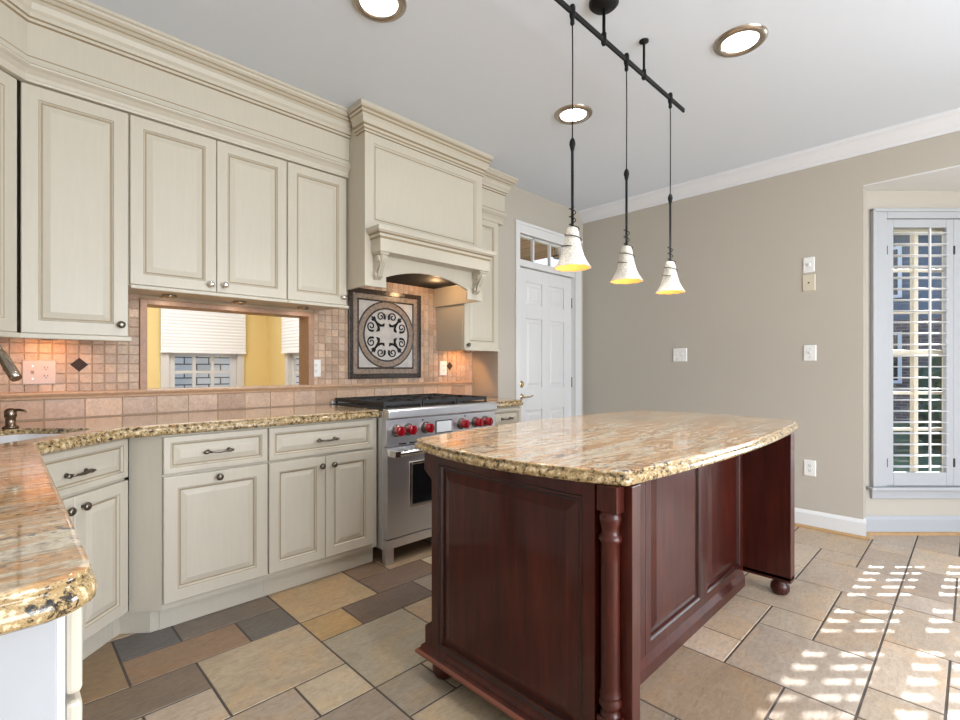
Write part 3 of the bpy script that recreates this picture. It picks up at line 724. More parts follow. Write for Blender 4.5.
ZB = 1.048
for i in range(-12, 60):
    for j in range(0, 17):
        x0 = .476+TS_*(i-9) if False else .5255+TS_*(i-10); x1 = x0+TS_; z0 = ZB+TS_*.97*j-.011; z1 = z0+TS_*.97
        if x0 < XL or x1 > PIER: 
            if x0 >= PIER or x1 <= XL: continue
            x0 = max(x0, XL); x1 = min(x1, PIER-.002)
            if x1-x0 < .008: continue
        if x1 > OX0-.028 and x0 < OX1+.032 and z0 < OZ1+.02: 
            if x0 < OX0-.028 and OX0-.028-x0 > .01: x1 = OX0-.029
            elif x1 > OX1+.032 and x1-OX1-.032 > .01: x0 = OX1+.033
            else: continue
        if x0 < 1.46 and z1 > 1.62: continue
        if z0 > 1.05-.03: tile(x0, x1, z0, z1)
x = XL
while x < PIER-.01:
    x1 = min(x+.150, PIER-.002); tile(x, x1, .917, 1.012); x += .150
tinted(bm, fc)
obj('tile_field', bm, ['splash', 'tgrout'], t)
bm = bmn(); sweep(bm, [(XL, WY), (PIER, WY)], [(.004, 1.010), (.016, 1.012), (.018, 1.022), (.026, 1.028), (.032, 1.036), (.030, 1.044), (.020, 1.048), (.004, 1.048)], flip=1)
tinted(bm, [(list(bm.faces), (.80, .67, .55))]); obj('ledge_trim', bm, 'ledge', t)
for dx, dz in ((.278, 1.176), (2.676, 1.176)):
    # snap to a tile corner
    k = .0255*1.35
    bm = bmn(); prism(bm, [(dx-k, dz), (dx, dz-k), (dx+k, dz), (dx, dz+k)], WY-.0105, WY-.0135, 'y'); obj('accent_tile', bm, 'accent', t, .001)
# opening lining and trim
bm = bmn()
box(bm, OX0-.03, OX0+.004, WY-.02, WY+.13, OZ0, OZ1+.025); box(bm, OX1-.004, OX1+.035, WY-.02, WY+.13, OZ0, OZ1+.025); box(bm, OX0, OX1, WY-.02, WY+.13, OZ1-.004, OZ1+.025)
tinted(bm, [(list(bm.faces), (.70, .56, .46))]); struct(obj('trim_3', bm, 'ledge', bevel=.004))
bm = bmn(); box(bm, OX0-.03, OX1+.035, WY-.004, WY+.15, OZ0-.022, OZ0+.003); tinted(bm, [(list(bm.faces), (.80, .67, .55))]); struct(obj('trim_4', bm, 'ledge', bevel=.003))

# medallion
MX0, MX1, MZ0, MZ1 = 1.735, 2.366, 1.083, 1.728; mcx, mcz = (MX0+MX1)/2, (MZ0+MZ1)/2; my = WY-.0126
t = thing('tile_medallion', 'square framed mosaic medallion with black scrollwork above the range', 'medallion', (mcx, WY, MZ0))
def frame_bm(i0, i1, y0, y1):
    bm = bmn(); a = (MX0+i0, MX1-i0, MZ0+i0, MZ1-i0); b = (MX0+i1, MX1-i1, MZ0+i1, MZ1-i1)
    for q in ((a[0], a[1], a[2], b[2]), (a[0], a[1], b[3], a[3]), (a[0], b[0], b[2], b[3]), (b[1], a[1], b[2], b[3])): box(bm, q[0], q[1], y1, y0, q[2], q[3])
    return bm
o = obj('outer_border', frame_bm(0, .035, my, my-.016), 'mosaic', t, .003)
obj('inner_border', frame_bm(.035, .070, my, my-.008), 'medbrown', t, .002)
obj('liner', frame_bm(.070, .082, my, my-.011), 'mosaic', t, .002)
bm = bmn(); box(bm, MX0+.082, MX1-.082, my-.006, my, MZ0+.082, MZ1-.082); obj('marble_field', bm, 'medfield', t)
def annulus(r0, r1, y0, y1, n=56):
    bm = bmn(); V = [[bm.verts.new((mcx+r*math.cos(2*PI*i/n), y, mcz+r*math.sin(2*PI*i/n))) for i in range(n)] for r, y in ((r0, y0), (r0, y1), (r1, y1), (r1, y0))]
    for k in range(4):
        a, b = V[k], V[(k+1) % 4]
        for i in range(n): bm.faces.new((a[i], a[(i+1) % n], b[(i+1) % n], b[i]))
    return bm
obj('ring', annulus(.200, .238, my-.004, my-.009), 'medbrown', t)
obj('ring_edge', annulus(.188, .200, my-.004, my-.0105), 'mosaic', t); obj('ring_edge', annulus(.238, .248, my-.004, my-.0105), 'mosaic', t)
def spiral(cx, cz, r, a0, turns, sgn, n=26):
    return [(cx+(r*(1-.78*i/n))*math.cos(a0+sgn*turns*2*PI*i/n), my-.0085, cz+(r*(1-.78*i/n))*math.sin(a0+sgn*turns*2*PI*i/n)) for i in range(n+1)]
for sx in (-1, 1):
    for sz in (-1, 1):
        bm = bmn()
        def q(pts): return [(mcx+sx*p[0], p[1], mcz+sz*p[2]) for p in pts]
        def S_(cx, cz, r, a0, turns, sg): return q([(p[0], p[1], p[2]) for p in spiral(cx, cz, r, a0, turns, sg)])
        r_ = .0048
        tube(bm, S_(.052, .132, .036, R(-150), 1.35, -1), [.0085]*4+[r_]*23, 6)
        tube(bm, S_(.132, .058, .036, R(-120), 1.35, 1), [.0085]*4+[r_]*23, 6)
        tube(bm, q([(.105, my-.0085, .105), (.080, my-.0085, .082), (.052, my-.0085, .066), (.030, my-.0085, .068), (.022, my-.0085, .084)]), [.006, .007, .009, .012, .004], 6)
        tube(bm, q([(.105, my-.0085, .105), (.086, my-.0085, .080), (.070, my-.0085, .054), (.072, my-.0085, .032), (.088, my-.0085, .022)]), [.006, .007, .009, .012, .004], 6)
        for a in (20, 45, 70):
            ca, sa = math.cos(R(a)), math.sin(R(a)); L = .038 if a != 45 else .048
            tube(bm, q([(.098, my-.0085, .098), (.098+ca*L*.55, my-.0085, .098+sa*L*.55), (.098+ca*L, my-.0085, .098+sa*L)]), [.005, .009, .002], 6)
        obj('scrollwork', bm, 'black', t)

# ------------------------------------------------------------------ wall plates
def outlet_parts(bm, x, z, y):
    for dz in (.019, -.019):
        for dx, w_, h_ in ((-.006, .0025, .009), (.006, .0025, .007)): box(bm, x+dx-w_/2, x+dx+w_/2, y-.0012, y+.001, z+dz-h_/2+.003, z+dz+h_/2+.003)
        box(bm, x-.002, x+.002, y-.0012, y+.001, z+dz-.009, z+dz-.005)
def plate(name, lab, cat, x, z, y, gangs, kinds, mat='plate', T=None, w0=.074, h=.115):
    wd = w0+.046*(gangs-1); TT = T or Matrix.Identity(4)
    t = thing(name, lab, cat, tuple(TT @ Vector((x, y, z))), group='wall plates')
    bm = bmn(); panel(bm, x-wd/2, x+wd/2, z-h/2, z+h/2, y-.007, .007, [(0, .003), (.004, 0), (.005, 0)]); obj('cover_plate', bm, mat, t, T=T)
    for i, k in enumerate(kinds):
        xc = x+(i-(gangs-1)/2)*.046
        if k == 'o':
            for dz in (.019, -.019):
                bm = bmn(); prism(bm, [(xc+.0165*math.cos(a), z+dz+.0135*math.sin(a)) for a in [2*PI*q/16 for q in range(16)]], y-.0085, y-.006, 'y'); obj('receptacle', bm, mat, t, T=T)
            bm = bmn(); outlet_parts(bm, xc, z, y-.0085); obj('slots', bm, 'slot', t, T=T)
        elif k == 's':
            bm = bmn(); prism(bm, [(y-.006, z-.010), (y-.018, z+.006), (y-.016, z+.010), (y-.006, z+.010)], xc-.0045, xc+.0045, 'x'); obj('toggle', bm, mat, t, T=T)
            bm = bmn(); [lathe(bm, [(.003, -.006), (.003, -.0085)], (xc, y, z+dz), 'y', 8) for dz in (.03, -.03)]; obj('screws', bm, 'nickel', t, T=T)
        elif k == 'd':
            bm = bmn(); lathe(bm, [(.014, -.007), (.013, -.012), (.004, -.013)], (xc, y, z), 'y', 14); obj('dial', bm, mat, t, T=T)
        elif k == 'j':
            bm = bmn(); lathe(bm, [(.006, -.007), (.005, -.014)], (xc, y, z), 'y', 10); obj('jack', bm, 'slot', t, T=T)
    return t
ys_ = WY-.0105
plate('combination_plate', 'rosy double plate with switch and outlet on the tiles near the faucet', 'outlet', .133, 1.14, ys_, 2, 'so', 'pinkplate')
plate('wall_outlet', 'white outlet on the tiles just right of the pass-through opening', 'outlet', 1.496, 1.158, ys_, 1, 'o')
plate('wall_outlet', 'white outlet on the tiles right of the medallion', 'outlet', 2.604, 1.158, ys_, 1, 'o')
TR = Matrix.Translation((RX, 0, 0)) @ Matrix.Rotation(-PI/2, 4, 'Z')   # local x = -Y world, front toward -X
plate('light_switch', 'white double light switch above the island on the long beige wall', 'light switch', -1.79, 1.272, 0, 2, 'ss', T=TR)
plate('dimmer_switch', 'white control plate highest on the beige wall near the bay', 'light switch', -.848, 1.908, 0, 1, 'd', T=TR, w0=.07, h=.11)
plate('cable_plate', 'almond jack plate directly below the highest white plate', 'wall plate', -.848, 1.778, 0, 1, 'j', 'almond', T=TR, w0=.08, h=.12)
plate('light_switch', 'white single light switch midway up the beige wall near the bay', 'light switch', -.842, 1.268, 0, 1, 's', T=TR, w0=.078)
plate('wall_outlet', 'white outlet low on the beige wall right of the island', 'outlet', -.842, .434, 0, 1, 'o', T=TR)

# ------------------------------------------------------------------ range
RX0, RX1, RY = 1.602, 2.514, 2.40
t = thing('range_cooker', 'wide stainless steel gas range with six red knobs', 'range', ((RX0+RX1)/2, 2.74, 0))
bm = bmn(); box(bm, RX0, RX1, RY+.045, WY-.016, .09, .905); obj('body', bm, 'steel', t, .002)
bm = bmn(); box(bm, RX0, RX1, RY+.035, WY-.03, .905, .918); o = obj('cooktop', bm, 'castiron', t, .002)
bm = bmn(); prism(bm, [(RY-.012, .858), (RY-.022, .866), (RY-.022, .905), (RY-.012, .917), (RY+.04, .919), (RY+.04, .858)], RX0, RX1, 'x'); obj('bullnose', bm, 'steel', t, .002)
bm = bmn(); prism(bm, [(RY+.012, .862), (RY, .852), (RY, .712), (RY+.045, .712), (RY+.045, .862)], RX0, RX1, 'x'); obj('control_panel', bm, 'steel', t, .002)
bm = bmn(); box(bm, RX0, RX1, WY-.045, WY-.016, .905, .940); obj('island_trim', bm, 'steel', t, .002)
for x in (1.672, 1.757, 1.890, 2.190, 2.318, 2.410):
    bm = bmn(); lathe(bm, [(.037, 0), (.037, -.008), (.033, -.014), (.031, -.022)], (x, RY, .790), 'y', 24); o = obj('knob_bezel', bm, 'pewter', t)
    bm = bmn(); lathe(bm, [(.030, -.018), (.029, -.050), (.026, -.057), (.012, -.059)], (x, RY, .790), 'y', 24); box(bm, x-.006, x+.006, RY-.066, RY-.03, .763, .818); obj('control_knob', bm, 'red', o, .001)
bm = bmn(); panel(bm, 1.968, 2.105, .745, .826, RY-.004, .006, [(0, .002), (.003, 0), (.005, 0)]); o = obj('display_frame', bm, 'castiron', t)
bm = bmn(); box(bm, 1.974, 2.099, RY-.006, RY-.003, .751, .820); obj('display', bm, 'screen', o)
for x in (1.865, 2.222):
    bm = bmn(); lathe(bm, [(.005, 0), (.005, -.003)], (x, RY, .838), 'y', 10); obj('indicator_light', bm, 'castiron', t)
for x in (1.70, 1.78, 1.86, 1.94, 2.02, 2.10, 2.18, 2.26, 2.34):
    bm = bmn(); box(bm, x, x+.055, RY+.018, RY+.024, .700, .708); obj('vent_slot', bm, 'dark', t)
bm = bmn(); box(bm, RX0+.004, RX1-.004, RY+.02, RY+.05, .696, .712); obj('vent_strip', bm, 'steel', t)
# oven door with a window
wx0, wx1, wz0, wz1 = 1.765, 2.35, .315, .592
bm = bmn(); y0, y1 = RY+.0, RY+.043
for q in ((RX0+.006, wx0, .158, .692), (wx1, RX1-.006, .158, .692), (wx0, wx1, .158, wz0), (wx0, wx1, wz1, .692)): box(bm, q[0], q[1], y0, y1, q[2], q[3])
dr = obj('oven_door', bm, 'steel', t)
bm = bmn(); fr = .018
for q in ((wx0-.002, wx0+fr, wz0-.002, wz1+.002), (wx1-fr, wx1+.002, wz0-.002, wz1+.002), (wx0+fr, wx1-fr, wz0-.002, wz0+fr), (wx0+fr, wx1-fr, wz1-fr, wz1+.002)): box(bm, q[0], q[1], y0-.007, y0+.01, q[2], q[3])
obj('window_bezel', bm, 'chrome', dr, .004)
bm = bmn(); box(bm, wx0+.01, wx1-.01, y0+.006, y0+.012, wz0+.01, wz1-.01); obj('oven_window', bm, 'ovenglass', dr)
bm = bmn(); tube(bm, [(RX0+.045, RY-.052, .660), (RX1-.045, RY-.052, .660)], .0165, 16)
for x in (RX0+.035, RX1-.035): box(bm, x-.020, x+.020, RY-.068, RY+.001, .640, .680)
obj('door_handle', bm, 'chrome', dr, .003)
bm = bmn(); box(bm, RX0+.004, RX1-.004, RY+.006, RY+.045, .096, .150); obj('kick_panel', bm, 'steel', t, .003)
for x in (RX0+.03, RX1-.03):
    for y in (RY+.04, WY-.10):
        bm = bmn(); box(bm, x-.022, x+.035 if x < 2 else x+.022, y-.02, y+.02, 0, .097); obj('leg', bm, 'steel', t, .003)
gw = (RX1-RX0-.045)/3
for k in range(3):
    gx0 = RX0+.01+k*gw+.003; gx1 = gx0+gw-.006; gy0, gy1 = RY+.045, WY-.055
    bm = bmn(); z0, z1 = .936, .958
    for a in (gx0, gx1-.014): box(bm, a, a+.014, gy0, gy1, z0, z1)
    for b in (gy0, gy1-.014, (gy0+gy1)/2-.007): box(bm, gx0+.014, gx1-.014, b, b+.014, z0, z1)
    for half in (0, 1):
        cyc = gy0+(gy1-gy0)*(.25+.5*half); cxc = (gx0+gx1)/2
        for a in range(4):
            an = a*PI/2+PI/4; tube(bm, [(cxc+.03*math.cos(an), cyc+.03*math.sin(an), .942), (cxc+.12*math.cos(an), cyc+.13*math.sin(an), .942)], .007, 6)
        box(bm, cxc-.006, cxc+.006, cyc-.14, cyc-.035, .934, z1); box(bm, cxc-.006, cxc+.006, cyc+.035, cyc+.14, .934, z1)
        box(bm, gx0+.01, cxc-.035, cyc-.006, cyc+.006, .934, z1); box(bm, cxc+.035, gx1-.01, cyc-.006, cyc+.006, .934, z1)
    for a in (gx0+.001, gx1-.013):
        for b in (gy0+.002, gy1-.014): box(bm, a, a+.012, b, b+.012, .918, z0)
    obj('grate', bm, 'castiron', t, .002)
    for half in (0, 1):
        bm = bmn(); lathe(bm, [(.05, .9182), (.045, .926), (.030, .928), (.030, .934), (.01, .936)], ((gx0+gx1)/2, gy0+(gy1-gy0)*(.25+.5*half), 0)); obj('burner', bm, 'castiron', t)

# ------------------------------------------------------------------ upper cabinets
UY = 2.745; UB = UY+.02; UTOP = 2.335
def upper(x0, x1, z0, parent, z1=UTOP+.004):
    bm = bmn(); box(bm, x0, x1, UB, WY-.012, z0, z1); obj('cabinet_body', bm, 'cream', parent)
def lightrail(x0, x1, z, parent):
    bm = bmn(); box(bm, x0, x1, UY-.012, UY+.014, z-.018, z); obj('light_rail', bm, 'cream', parent, .004)
t = thing('wall_cabinet', 'tall single-door cream wall cabinet above the faucet tiles, next to the angled corner cabinet', 'cabinet', (.24, 2.92, 1.30), group='cream wall cabinets')
upper(.0635, .4265, 1.30, t); door(.062, .424, 1.305, UTOP, UY, t, (.395, 1.357), .058, kmat='pewter')
bm = bmn(); prism(bm, [(.058, UY-.012), (.436, UY-.012), (.436, UY+.03), (.07, UY+.03)], 1.282, 1.304); obj('light_rail', bm, 'cream', t, .004)
t = thing('wall_cabinet', 'double-door cream wall cabinet above the pass-through opening', 'cabinet', (.8, 2.92, 1.53), group='cream wall cabinets')
upper(.427, 1.166, 1.545, t); door(.431, .7965, 1.55, UTOP, UY, t, (.768, 1.586), .055, kmat='chrome'); door(.7995, 1.1635, 1.55, UTOP, UY, t, (.834, 1.589), .055, kmat='chrome')
lightrail(.431, 1.166, 1.547, t)
t = thing('wall_cabinet', 'narrow single-door cream wall cabinet between the double one and the range hood', 'cabinet', (1.35, 2.92, 1.53), group='cream wall cabinets')
upper(1.1665, 1.549, 1.545, t); door(1.169, 1.538, 1.55, UTOP, UY, t, (1.512, 1.595), .055, kmat='chrome')
lightrail(1.166, 1.549, 1.547, t)
t = thing('wall_cabinet', 'cream wall cabinet right of the range hood, partly hidden by it', 'cabinet', (2.73, 2.92, 1.30), group='cream wall cabinets')
upper(2.535, 2.918, 1.30, t); door(2.538, 2.915, 1.312, 2.35, UY, t, (2.567, 1.338), .055, kmat='pewter')
lightrail(2.535, 2.92, 1.312, t)
TU = rot_about(.058, UY, PI/4)
t = thing('corner_wall_cabinet', 'angled corner cream wall cabinet at the left edge of the photo', 'cabinet', tuple(TU @ Vector((-.22, .2, 1.30))), PI/4)
bm = bmn(); prism(bm, [(-.44, .02), (-.002, .02), (.22, .235), (-.1, .50), (-.40, .50), (-.66, .235)], 1.30, UTOP+.004); obj('cabinet_body', bm, 'cream', t, T=TU)
door(-.43, -.008, 1.305, UTOP, 0, t, (-.40, 1.357), .058, T=TU)
bm = bmn(); box(bm, -.44, .0, -.012, .03, 1.282, 1.304); obj('light_rail', bm, 'cream', t, .004, T=TU)

# crown build-up: profile given as (projection from the face y=UB, z)
CROWN = [(0, 2.340), (.028, 2.342), (.030, 2.352), (.024, 2.356), (.026, 2.372), (.040, 2.388), (.056, 2.398), (.058, 2.404), (.052, 2.410), (.052, 2.418), (.044, 2.424), (.044, 2.436), (.036, 2.440), (.036, 2.446),
         (.036, 2.580), (.046, 2.584), (.046, 2.596), (.054, 2.600), (.056, 2.616), (.066, 2.628), (.072, 2.650), (.084, 2.660), (.084, 2.668), (.096, 2.676), (.096, 2.684), (.106, 2.692), (.108, 2.702), (.118, 2.706), (.118, CZ-.0005), (0, CZ-.0005)]
CM = [0]*len(CROWN)
for i in (2, 7, 12, 14, 16, 21, 23): CM[i] = 1
def crownmesh(path, prof=CROWN, mm=None): 
    bm = bmn(); sweep(bm, path, prof, mm or CM); return bm
k45 = .42/math.sqrt(2)
cp = TU @ Vector((-.44, .02, 0)); cq = TU @ Vector((-.001, .02, 0))
tag(obj('crown_moulding', crownmesh([(cp.x, cp.y), (.0665, UB), (1.5485, UB)]), ['cream', 'glaze']), 'long stepped cream crown moulding over the left wall cabinets up to the hood', 'crown moulding', 'cream crown mouldings')
tag(obj('crown_moulding', crownmesh([(2.5335, UB), (2.94, UB), (2.94, DWY-.001)]), ['cream', 'glaze']), 'short cream crown moulding over the cabinet right of the hood', 'crown moulding', 'cream crown mouldings')

# ------------------------------------------------------------------ range hood
HX0, HX1, HY = 1.55, 2.532, 2.55
t = thing('range_hood', 'large cream wooden range hood with mantel shelf and arched valance', 'range hood', ((HX0+HX1)/2, 2.8, 1.65))
bm = bmn()
box(bm, HX0, HX0+.02, HY+.02, WY-.012, 1.652, CZ-.001); box(bm, HX1-.02, HX1, HY+.02, WY-.012, 1.652, CZ-.001); box(bm, HX0+.02, HX1-.02, HY+.022, HY+.04, 1.95, CZ-.001)
box(bm, HX0, HX1, HY+.001, HY+.02, 2.5785, CZ-.001); obj('hood_sides', bm, 'cream', t)
bm = bmn(); panel(bm, HX0, HX1, 1.988, 2.578, HY, .02, [(0, 0), (.060, 0), (.062, .002), (.066, .002), (.072, .008), (.078, .008), (.088, .004), (.090, .004)], [0, 0, 1, 0, 0, 1, 0, 0]); obj('front_panel', bm, ['cream', 'glaze'], t)
# valance with arch
pts = [(HX0, 1.652), (1.700, 1.652), (1.700, 1.720)]
for i in range(1, 16):
    u = i/16; pts.append((1.700+(2.385-1.700)*u, 1.720+.062*(1-(2*u-1)**2)))
pts += [(2.385, 1.720), (2.385, 1.652), (HX1, 1.652), (HX1, 1.9875), (HX0, 1.9875)]
bm = bmn(); prism(bm, pts, HY, HY+.02, 'y'); obj('arched_valance', bm, 'cream', t, .002)
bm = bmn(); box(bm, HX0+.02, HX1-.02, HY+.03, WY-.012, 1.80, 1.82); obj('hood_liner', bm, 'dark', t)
bm = bmn(); box(bm, 1.592, 2.505, 2.448, HY, 1.850, 1.940); obj('mantel_box', bm, 'cream', t, .002)
MP = [(0, 1.925), (.004, 1.926), (.010, 1.936), (.012, 1.950), (.024, 1.958), (.024, 1.962), (.034, 1.966), (.034, 1.992), (0, 1.992)]
bm = bmn(); sweep(bm, [(1.592, HY), (1.592, 2.448), (2.505, 2.448), (2.505, HY)], MP, [0, 1, 0, 1, 0, 0, 0, 0, 0]); box(bm, 1.593, 2.504, 2.449, HY, 1.940, 1.991); obj('mantel_shelf', bm, ['cream', 'glaze'], t)
HC = [(0, 2.570), (.010, 2.572), (.010, 2.582), (.016, 2.590), (.016, 2.604), (.026, 2.612), (.032, 2.640), (.044, 2.656), (.044, 2.668), (.052, 2.676), (.052, 2.690), (.060, 2.696), (.060, CZ-.0005), (0, CZ-.0005)]
hm = [0]*14; hm[0] = hm[2] = hm[4] = hm[7] = hm[9] = 1
bm = bmn(); sweep(bm, [(HX0-.0, UB-.12), (HX0, HY), (HX1, HY), (HX1, UB-.12)], HC, hm); obj('hood_crown', bm, ['cream', 'glaze'], t)
def corbel(x0, x1):
    bm = bmn(); y = HY
    side = [(y, 1.849), (y-.086, 1.849), (y-.088, 1.838), (y-.082, 1.832)]
    for i in range(13):
        u = i/12; side.append((y-.080+.052*u-.014*math.sin(u*2*PI), 1.828-.118*u))
    side += [(y-.024, 1.704), (y-.012, 1.696), (y, 1.694)]
    prism(bm, side, x0+.008, x1-.008, 'x')
    box(bm, x0, x1, y-.090, y, 1.838, 1.850)
    for xx in (x0+.002, x1-.012): lathe(bm, [(.004, -.004), (.019, -.002), (.022, .004), (.019, .010), (.004, .012)], (xx, y-.054, 1.812), 'x', 16); lathe(bm, [(.003, -.003), (.012, -.002), (.014, .004), (.012, .010), (.003, .012)], (xx, y-.024, 1.722), 'x', 14)
    for k in (-1, 0, 1):
        xc = (x0+x1)/2+k*.013
        tube(bm, [(xc, y-.086, 1.832), (xc, y-.092, 1.815), (xc, y-.082, 1.79), (xc, y-.058, 1.76), (xc, y-.046, 1.735), (xc, y-.040, 1.715), (xc, y-.02, 1.70)], [.004, .007, .006, .006, .006, .007, .003], 8)
    obj('corbel', bm, 'cream', t, .0015)
corbel(1.600, 1.662); corbel(2.425, 2.487)

# ------------------------------------------------------------------ island
t = thing('kitchen_island', 'dark cherry wood kitchen island with panelled sides, turned post and bun feet', 'kitchen island', (1.98, 1.05, 0))
IX0, IX1, IY0, IY1, IT = 1.15, 2.90, .88, 1.425, .845
TI = Matrix.Translation((IX0, 0, 0)) @ Matrix.Rotation(-PI/2, 4, 'Z')    # local x = -Y, front toward -X
bm = bmn(); box(bm, IX0+.042, 2.83, IY0+.022, IY1, .03, IT); obj('island_body', bm, 'cherry', t)
CH = lambda fw: [(0, .0), (fw-.012, 0), (fw-.006, .004), (fw, .004), (fw+.004, .012), (fw+.010, .012), (fw+.045, .003), (fw+.047, .003)]
CHM = [0, 0, 1, 0, 2, 1, 0, 2]
bm = bmn(); panel(bm, -IY1, -.725, .095, IT, 0, .04, CH(.050), [0, 0, 1, 0, 0, 1, 0, 2]); obj('end_panel', bm, ['cherry', 'cherry_glaze', 'cherry'], t, T=TI)
bm = bmn(); box(bm, IX0+.041, IX0+.086, .636, IY0+.021, .095, IT); obj('wing_board', bm, 'cherry', t, .002)
# turned post in the notch at the near corner
px, py = IX0+.024, .690
bm = bmn()
box(bm, IX0, IX0+.040, .658, .718, .775, IT); box(bm, IX0, IX0+.040, .658, .718, .095, .225)
prof = [(.0240, .225), (.0280, .231), (.0240, .238), (.0215, .246), (.0285, .254), (.0310, .262), (.0285, .270), (.0260, .278), (.0295, .284), (.0265, .291), (.0255, .31), (.0250, .45), (.0250, .64), (.0255, .690), (.0310, .697), (.0315, .704), (.0275, .712), (.0235, .718), (.0250, .735), (.0295, .752), (.0295, .762), (.0240, .775)]
lathe(bm, prof, (IX0+.022, .690, 0), 'z', 24); obj('turned_post', bm, 'cherry', t, .0015)
# long side: two raised panels toward the camera side
bm = bmn(); box(bm, IX0+.087, 2.829, IY0+.006, IY0+.021, .03, IT)
obj('side_backing', bm, 'cherry', t)
for x0, x1 in ((1.735, 2.300), (2.302, 2.829), (1.24, 1.733)):
    bm = bmn(); panel(bm, x0, x1, .075, IT, IY0-.008, .014, CH(.052), [0, 0, 1, 0, 0, 1, 0, 0]); obj('side_panel', bm, ['cherry', 'cherry_glaze'], t)
bm = bmn(); sweep(bm, [(IX0+.088, IY0-.008), (2.829, IY0-.008)], [(-.01, .0), (.012, .0), (.012, .045), (.006, .060), (-.0, .075), (-.01, .075)]); obj('side_plinth', bm, 'cherry', t)
# far wing
bm = bmn(); box(bm, 2.83, 2.905, .650, IY1, .085, IT); obj('far_wing', bm, 'cherry', t, .002)
bm = bmn(); sweep(bm, [(2.83, IY0), (2.83, .650), (2.905, .650), (2.905, IY1)], [(0, .075), (.016, .075), (.020, .082), (.016, .090), (.008, .094), (0, .10)], flip=-1); 
box(bm, 2.831, 2.904, .651, IY1-.001, .075, .10); obj('wing_moulding', bm, 'cherry', t)
# base moulding around the near end
bm = bmn(); sweep(bm, [(IX0+.086, .636), (IX0+.041, .636), (IX0+.041, .660), (IX0, .660), (IX0, IY1+.04), (IX0+.05, IY1+.04)], [(0, .078), (.022, .078), (.027, .084), (.027, .092), (.020, .098), (.012, .102), (.010, .112), (0, .120)], [0, 0, 1, 1, 0, 0, 0, 0], flip=-1)
prism(bm, [(IX0+.001, .661), (IX0+.042, .661), (IX0+.042, .637), (IX0+.085, .637), (IX0+.085, IY1+.039), (IX0+.001, IY1+.039)], .078, .10)
obj('base_moulding', bm, ['cherry', 'cherry_bead'], t)
# rear corner build-out
bm = bmn(); box(bm, IX0, IX0+.05, IY1, IY1+.04, .10, .185); prism(bm, [(IY1, .215), (IY1, .185), (IY1+.04, .185)], IX0, IX0+.05, 'x')
obj('rear_plinth', bm, 'cherry', t, .002)
bm = bmn(); prism(bm, [(IY1, IT), (IY1+.045, IT), (IY1+.045, .775), (IY1, .742)], IX0, 2.90, 'x'); obj('rear_rail', bm, 'cherry', t, .002)
bm = bmn(); box(bm, IX0+.05, 2.83, IY1, IY1+.018, .12, .742); obj('rear_doors', bm, 'cherry', t, .002)
for fx, fy in ((IX0+.045, IY1-.02), (IX0+.055, .70), (2.862, .705), (2.862, IY1-.04)):
    bm = bmn(); lathe(bm, [(.024, 0), (.034, .006), (.043, .022), (.045, .038), (.040, .056), (.030, .066), (.030, .0775)], (fx, fy, 0), 'z', 24); obj('bun_foot', bm, 'cherry', t)
# island top: softly bowed outline
def bow(a, b, h, n=14):
    ax, ay = a; bx, by = b; dx, dy = bx-ax, by-ay; L = math.hypot(dx, dy); nx, ny = dy/L, -dx/L
    return [(ax+dx*i/n+nx*h*(1-(2*i/n-1)**2), ay+dy*i/n+ny*h*(1-(2*i/n-1)**2)) for i in range(n)]
c1, c2, c3, c4 = (1.175, .640), (2.965, .640), (2.965, 1.54), (1.150, 1.54)
def rcorner(prev, c, nxt): return []
out = bow(c1, c2, .055) + bow(c2, c3, .10) + bow(c3, c4, .10) + bow(c4, c1, .085)
# soften corners
sm = []
n = len(out)
for i, p in enumerate(out):
    if i in (0, 14, 28, 42):
        a, b = out[i-1], out[(i+1) % n]
        f = .20
        qa = (p[0]+(a[0]-p[0])*f, p[1]+(a[1]-p[1])*f); qb = (p[0]+(b[0]-p[0])*f, p[1]+(b[1]-p[1])*f)
        sm += [qa, (p[0]*.6+(qa[0]+qb[0])*.2, p[1]*.6+(qa[1]+qb[1])*.2), qb]
    else: sm.append(p)
bm = bmn(); slab(bm, sm, edge_levels(.8452, .0398), EM)
tag(obj('island_countertop', bm, ['granite', 'granite_edge'], loc=(2.0, 1.1, .845)), 'golden granite island top with bowed sides', 'countertop')

# ------------------------------------------------------------------ ceiling lights
def downlight(x, y, label):
    t = thing('recessed_light', label, 'ceiling light', (x, y, CZ-.012), group='recessed ceiling lights')
    bm = bmn(); lathe(bm, [(.076, CZ-.001), (.080, CZ-.010), (.092, CZ-.016), (.108, CZ-.012), (.116, CZ-.004), (.117, CZ-.0005)], (x, y, 0), 'z', 36, cap=False); obj('trim_ring', bm, 'nickel', t)
    bm = bmn(); lathe(bm, [(.079, CZ-.002), (.079, CZ-.006), (.04, CZ-.008), (.01, CZ-.0085)], (x, y, 0), 'z', 32); obj('lens', bm, 'lampdisc', t)
    p = point('lamp', (x, y, CZ-.03), 34, (1, .98, .95), .07, 100)
downlight(1.153, 1.784, 'recessed round ceiling light at the top edge left of the track')
downlight(2.512, 1.734, 'recessed round ceiling light behind the leftmost pendant cord')
downlight(2.515, .787, 'largest recessed round ceiling light, right of the pendant track')
downlight(1.0, .1, 'added out-of-view recessed ceiling light above the near left countertop')  # fixture added out of view to brighten floor and near counter
downlight(2.3, -1.1, 'added out-of-view recessed ceiling light toward the rear of the kitchen')  # second added fixture, also unseen, for more downward light
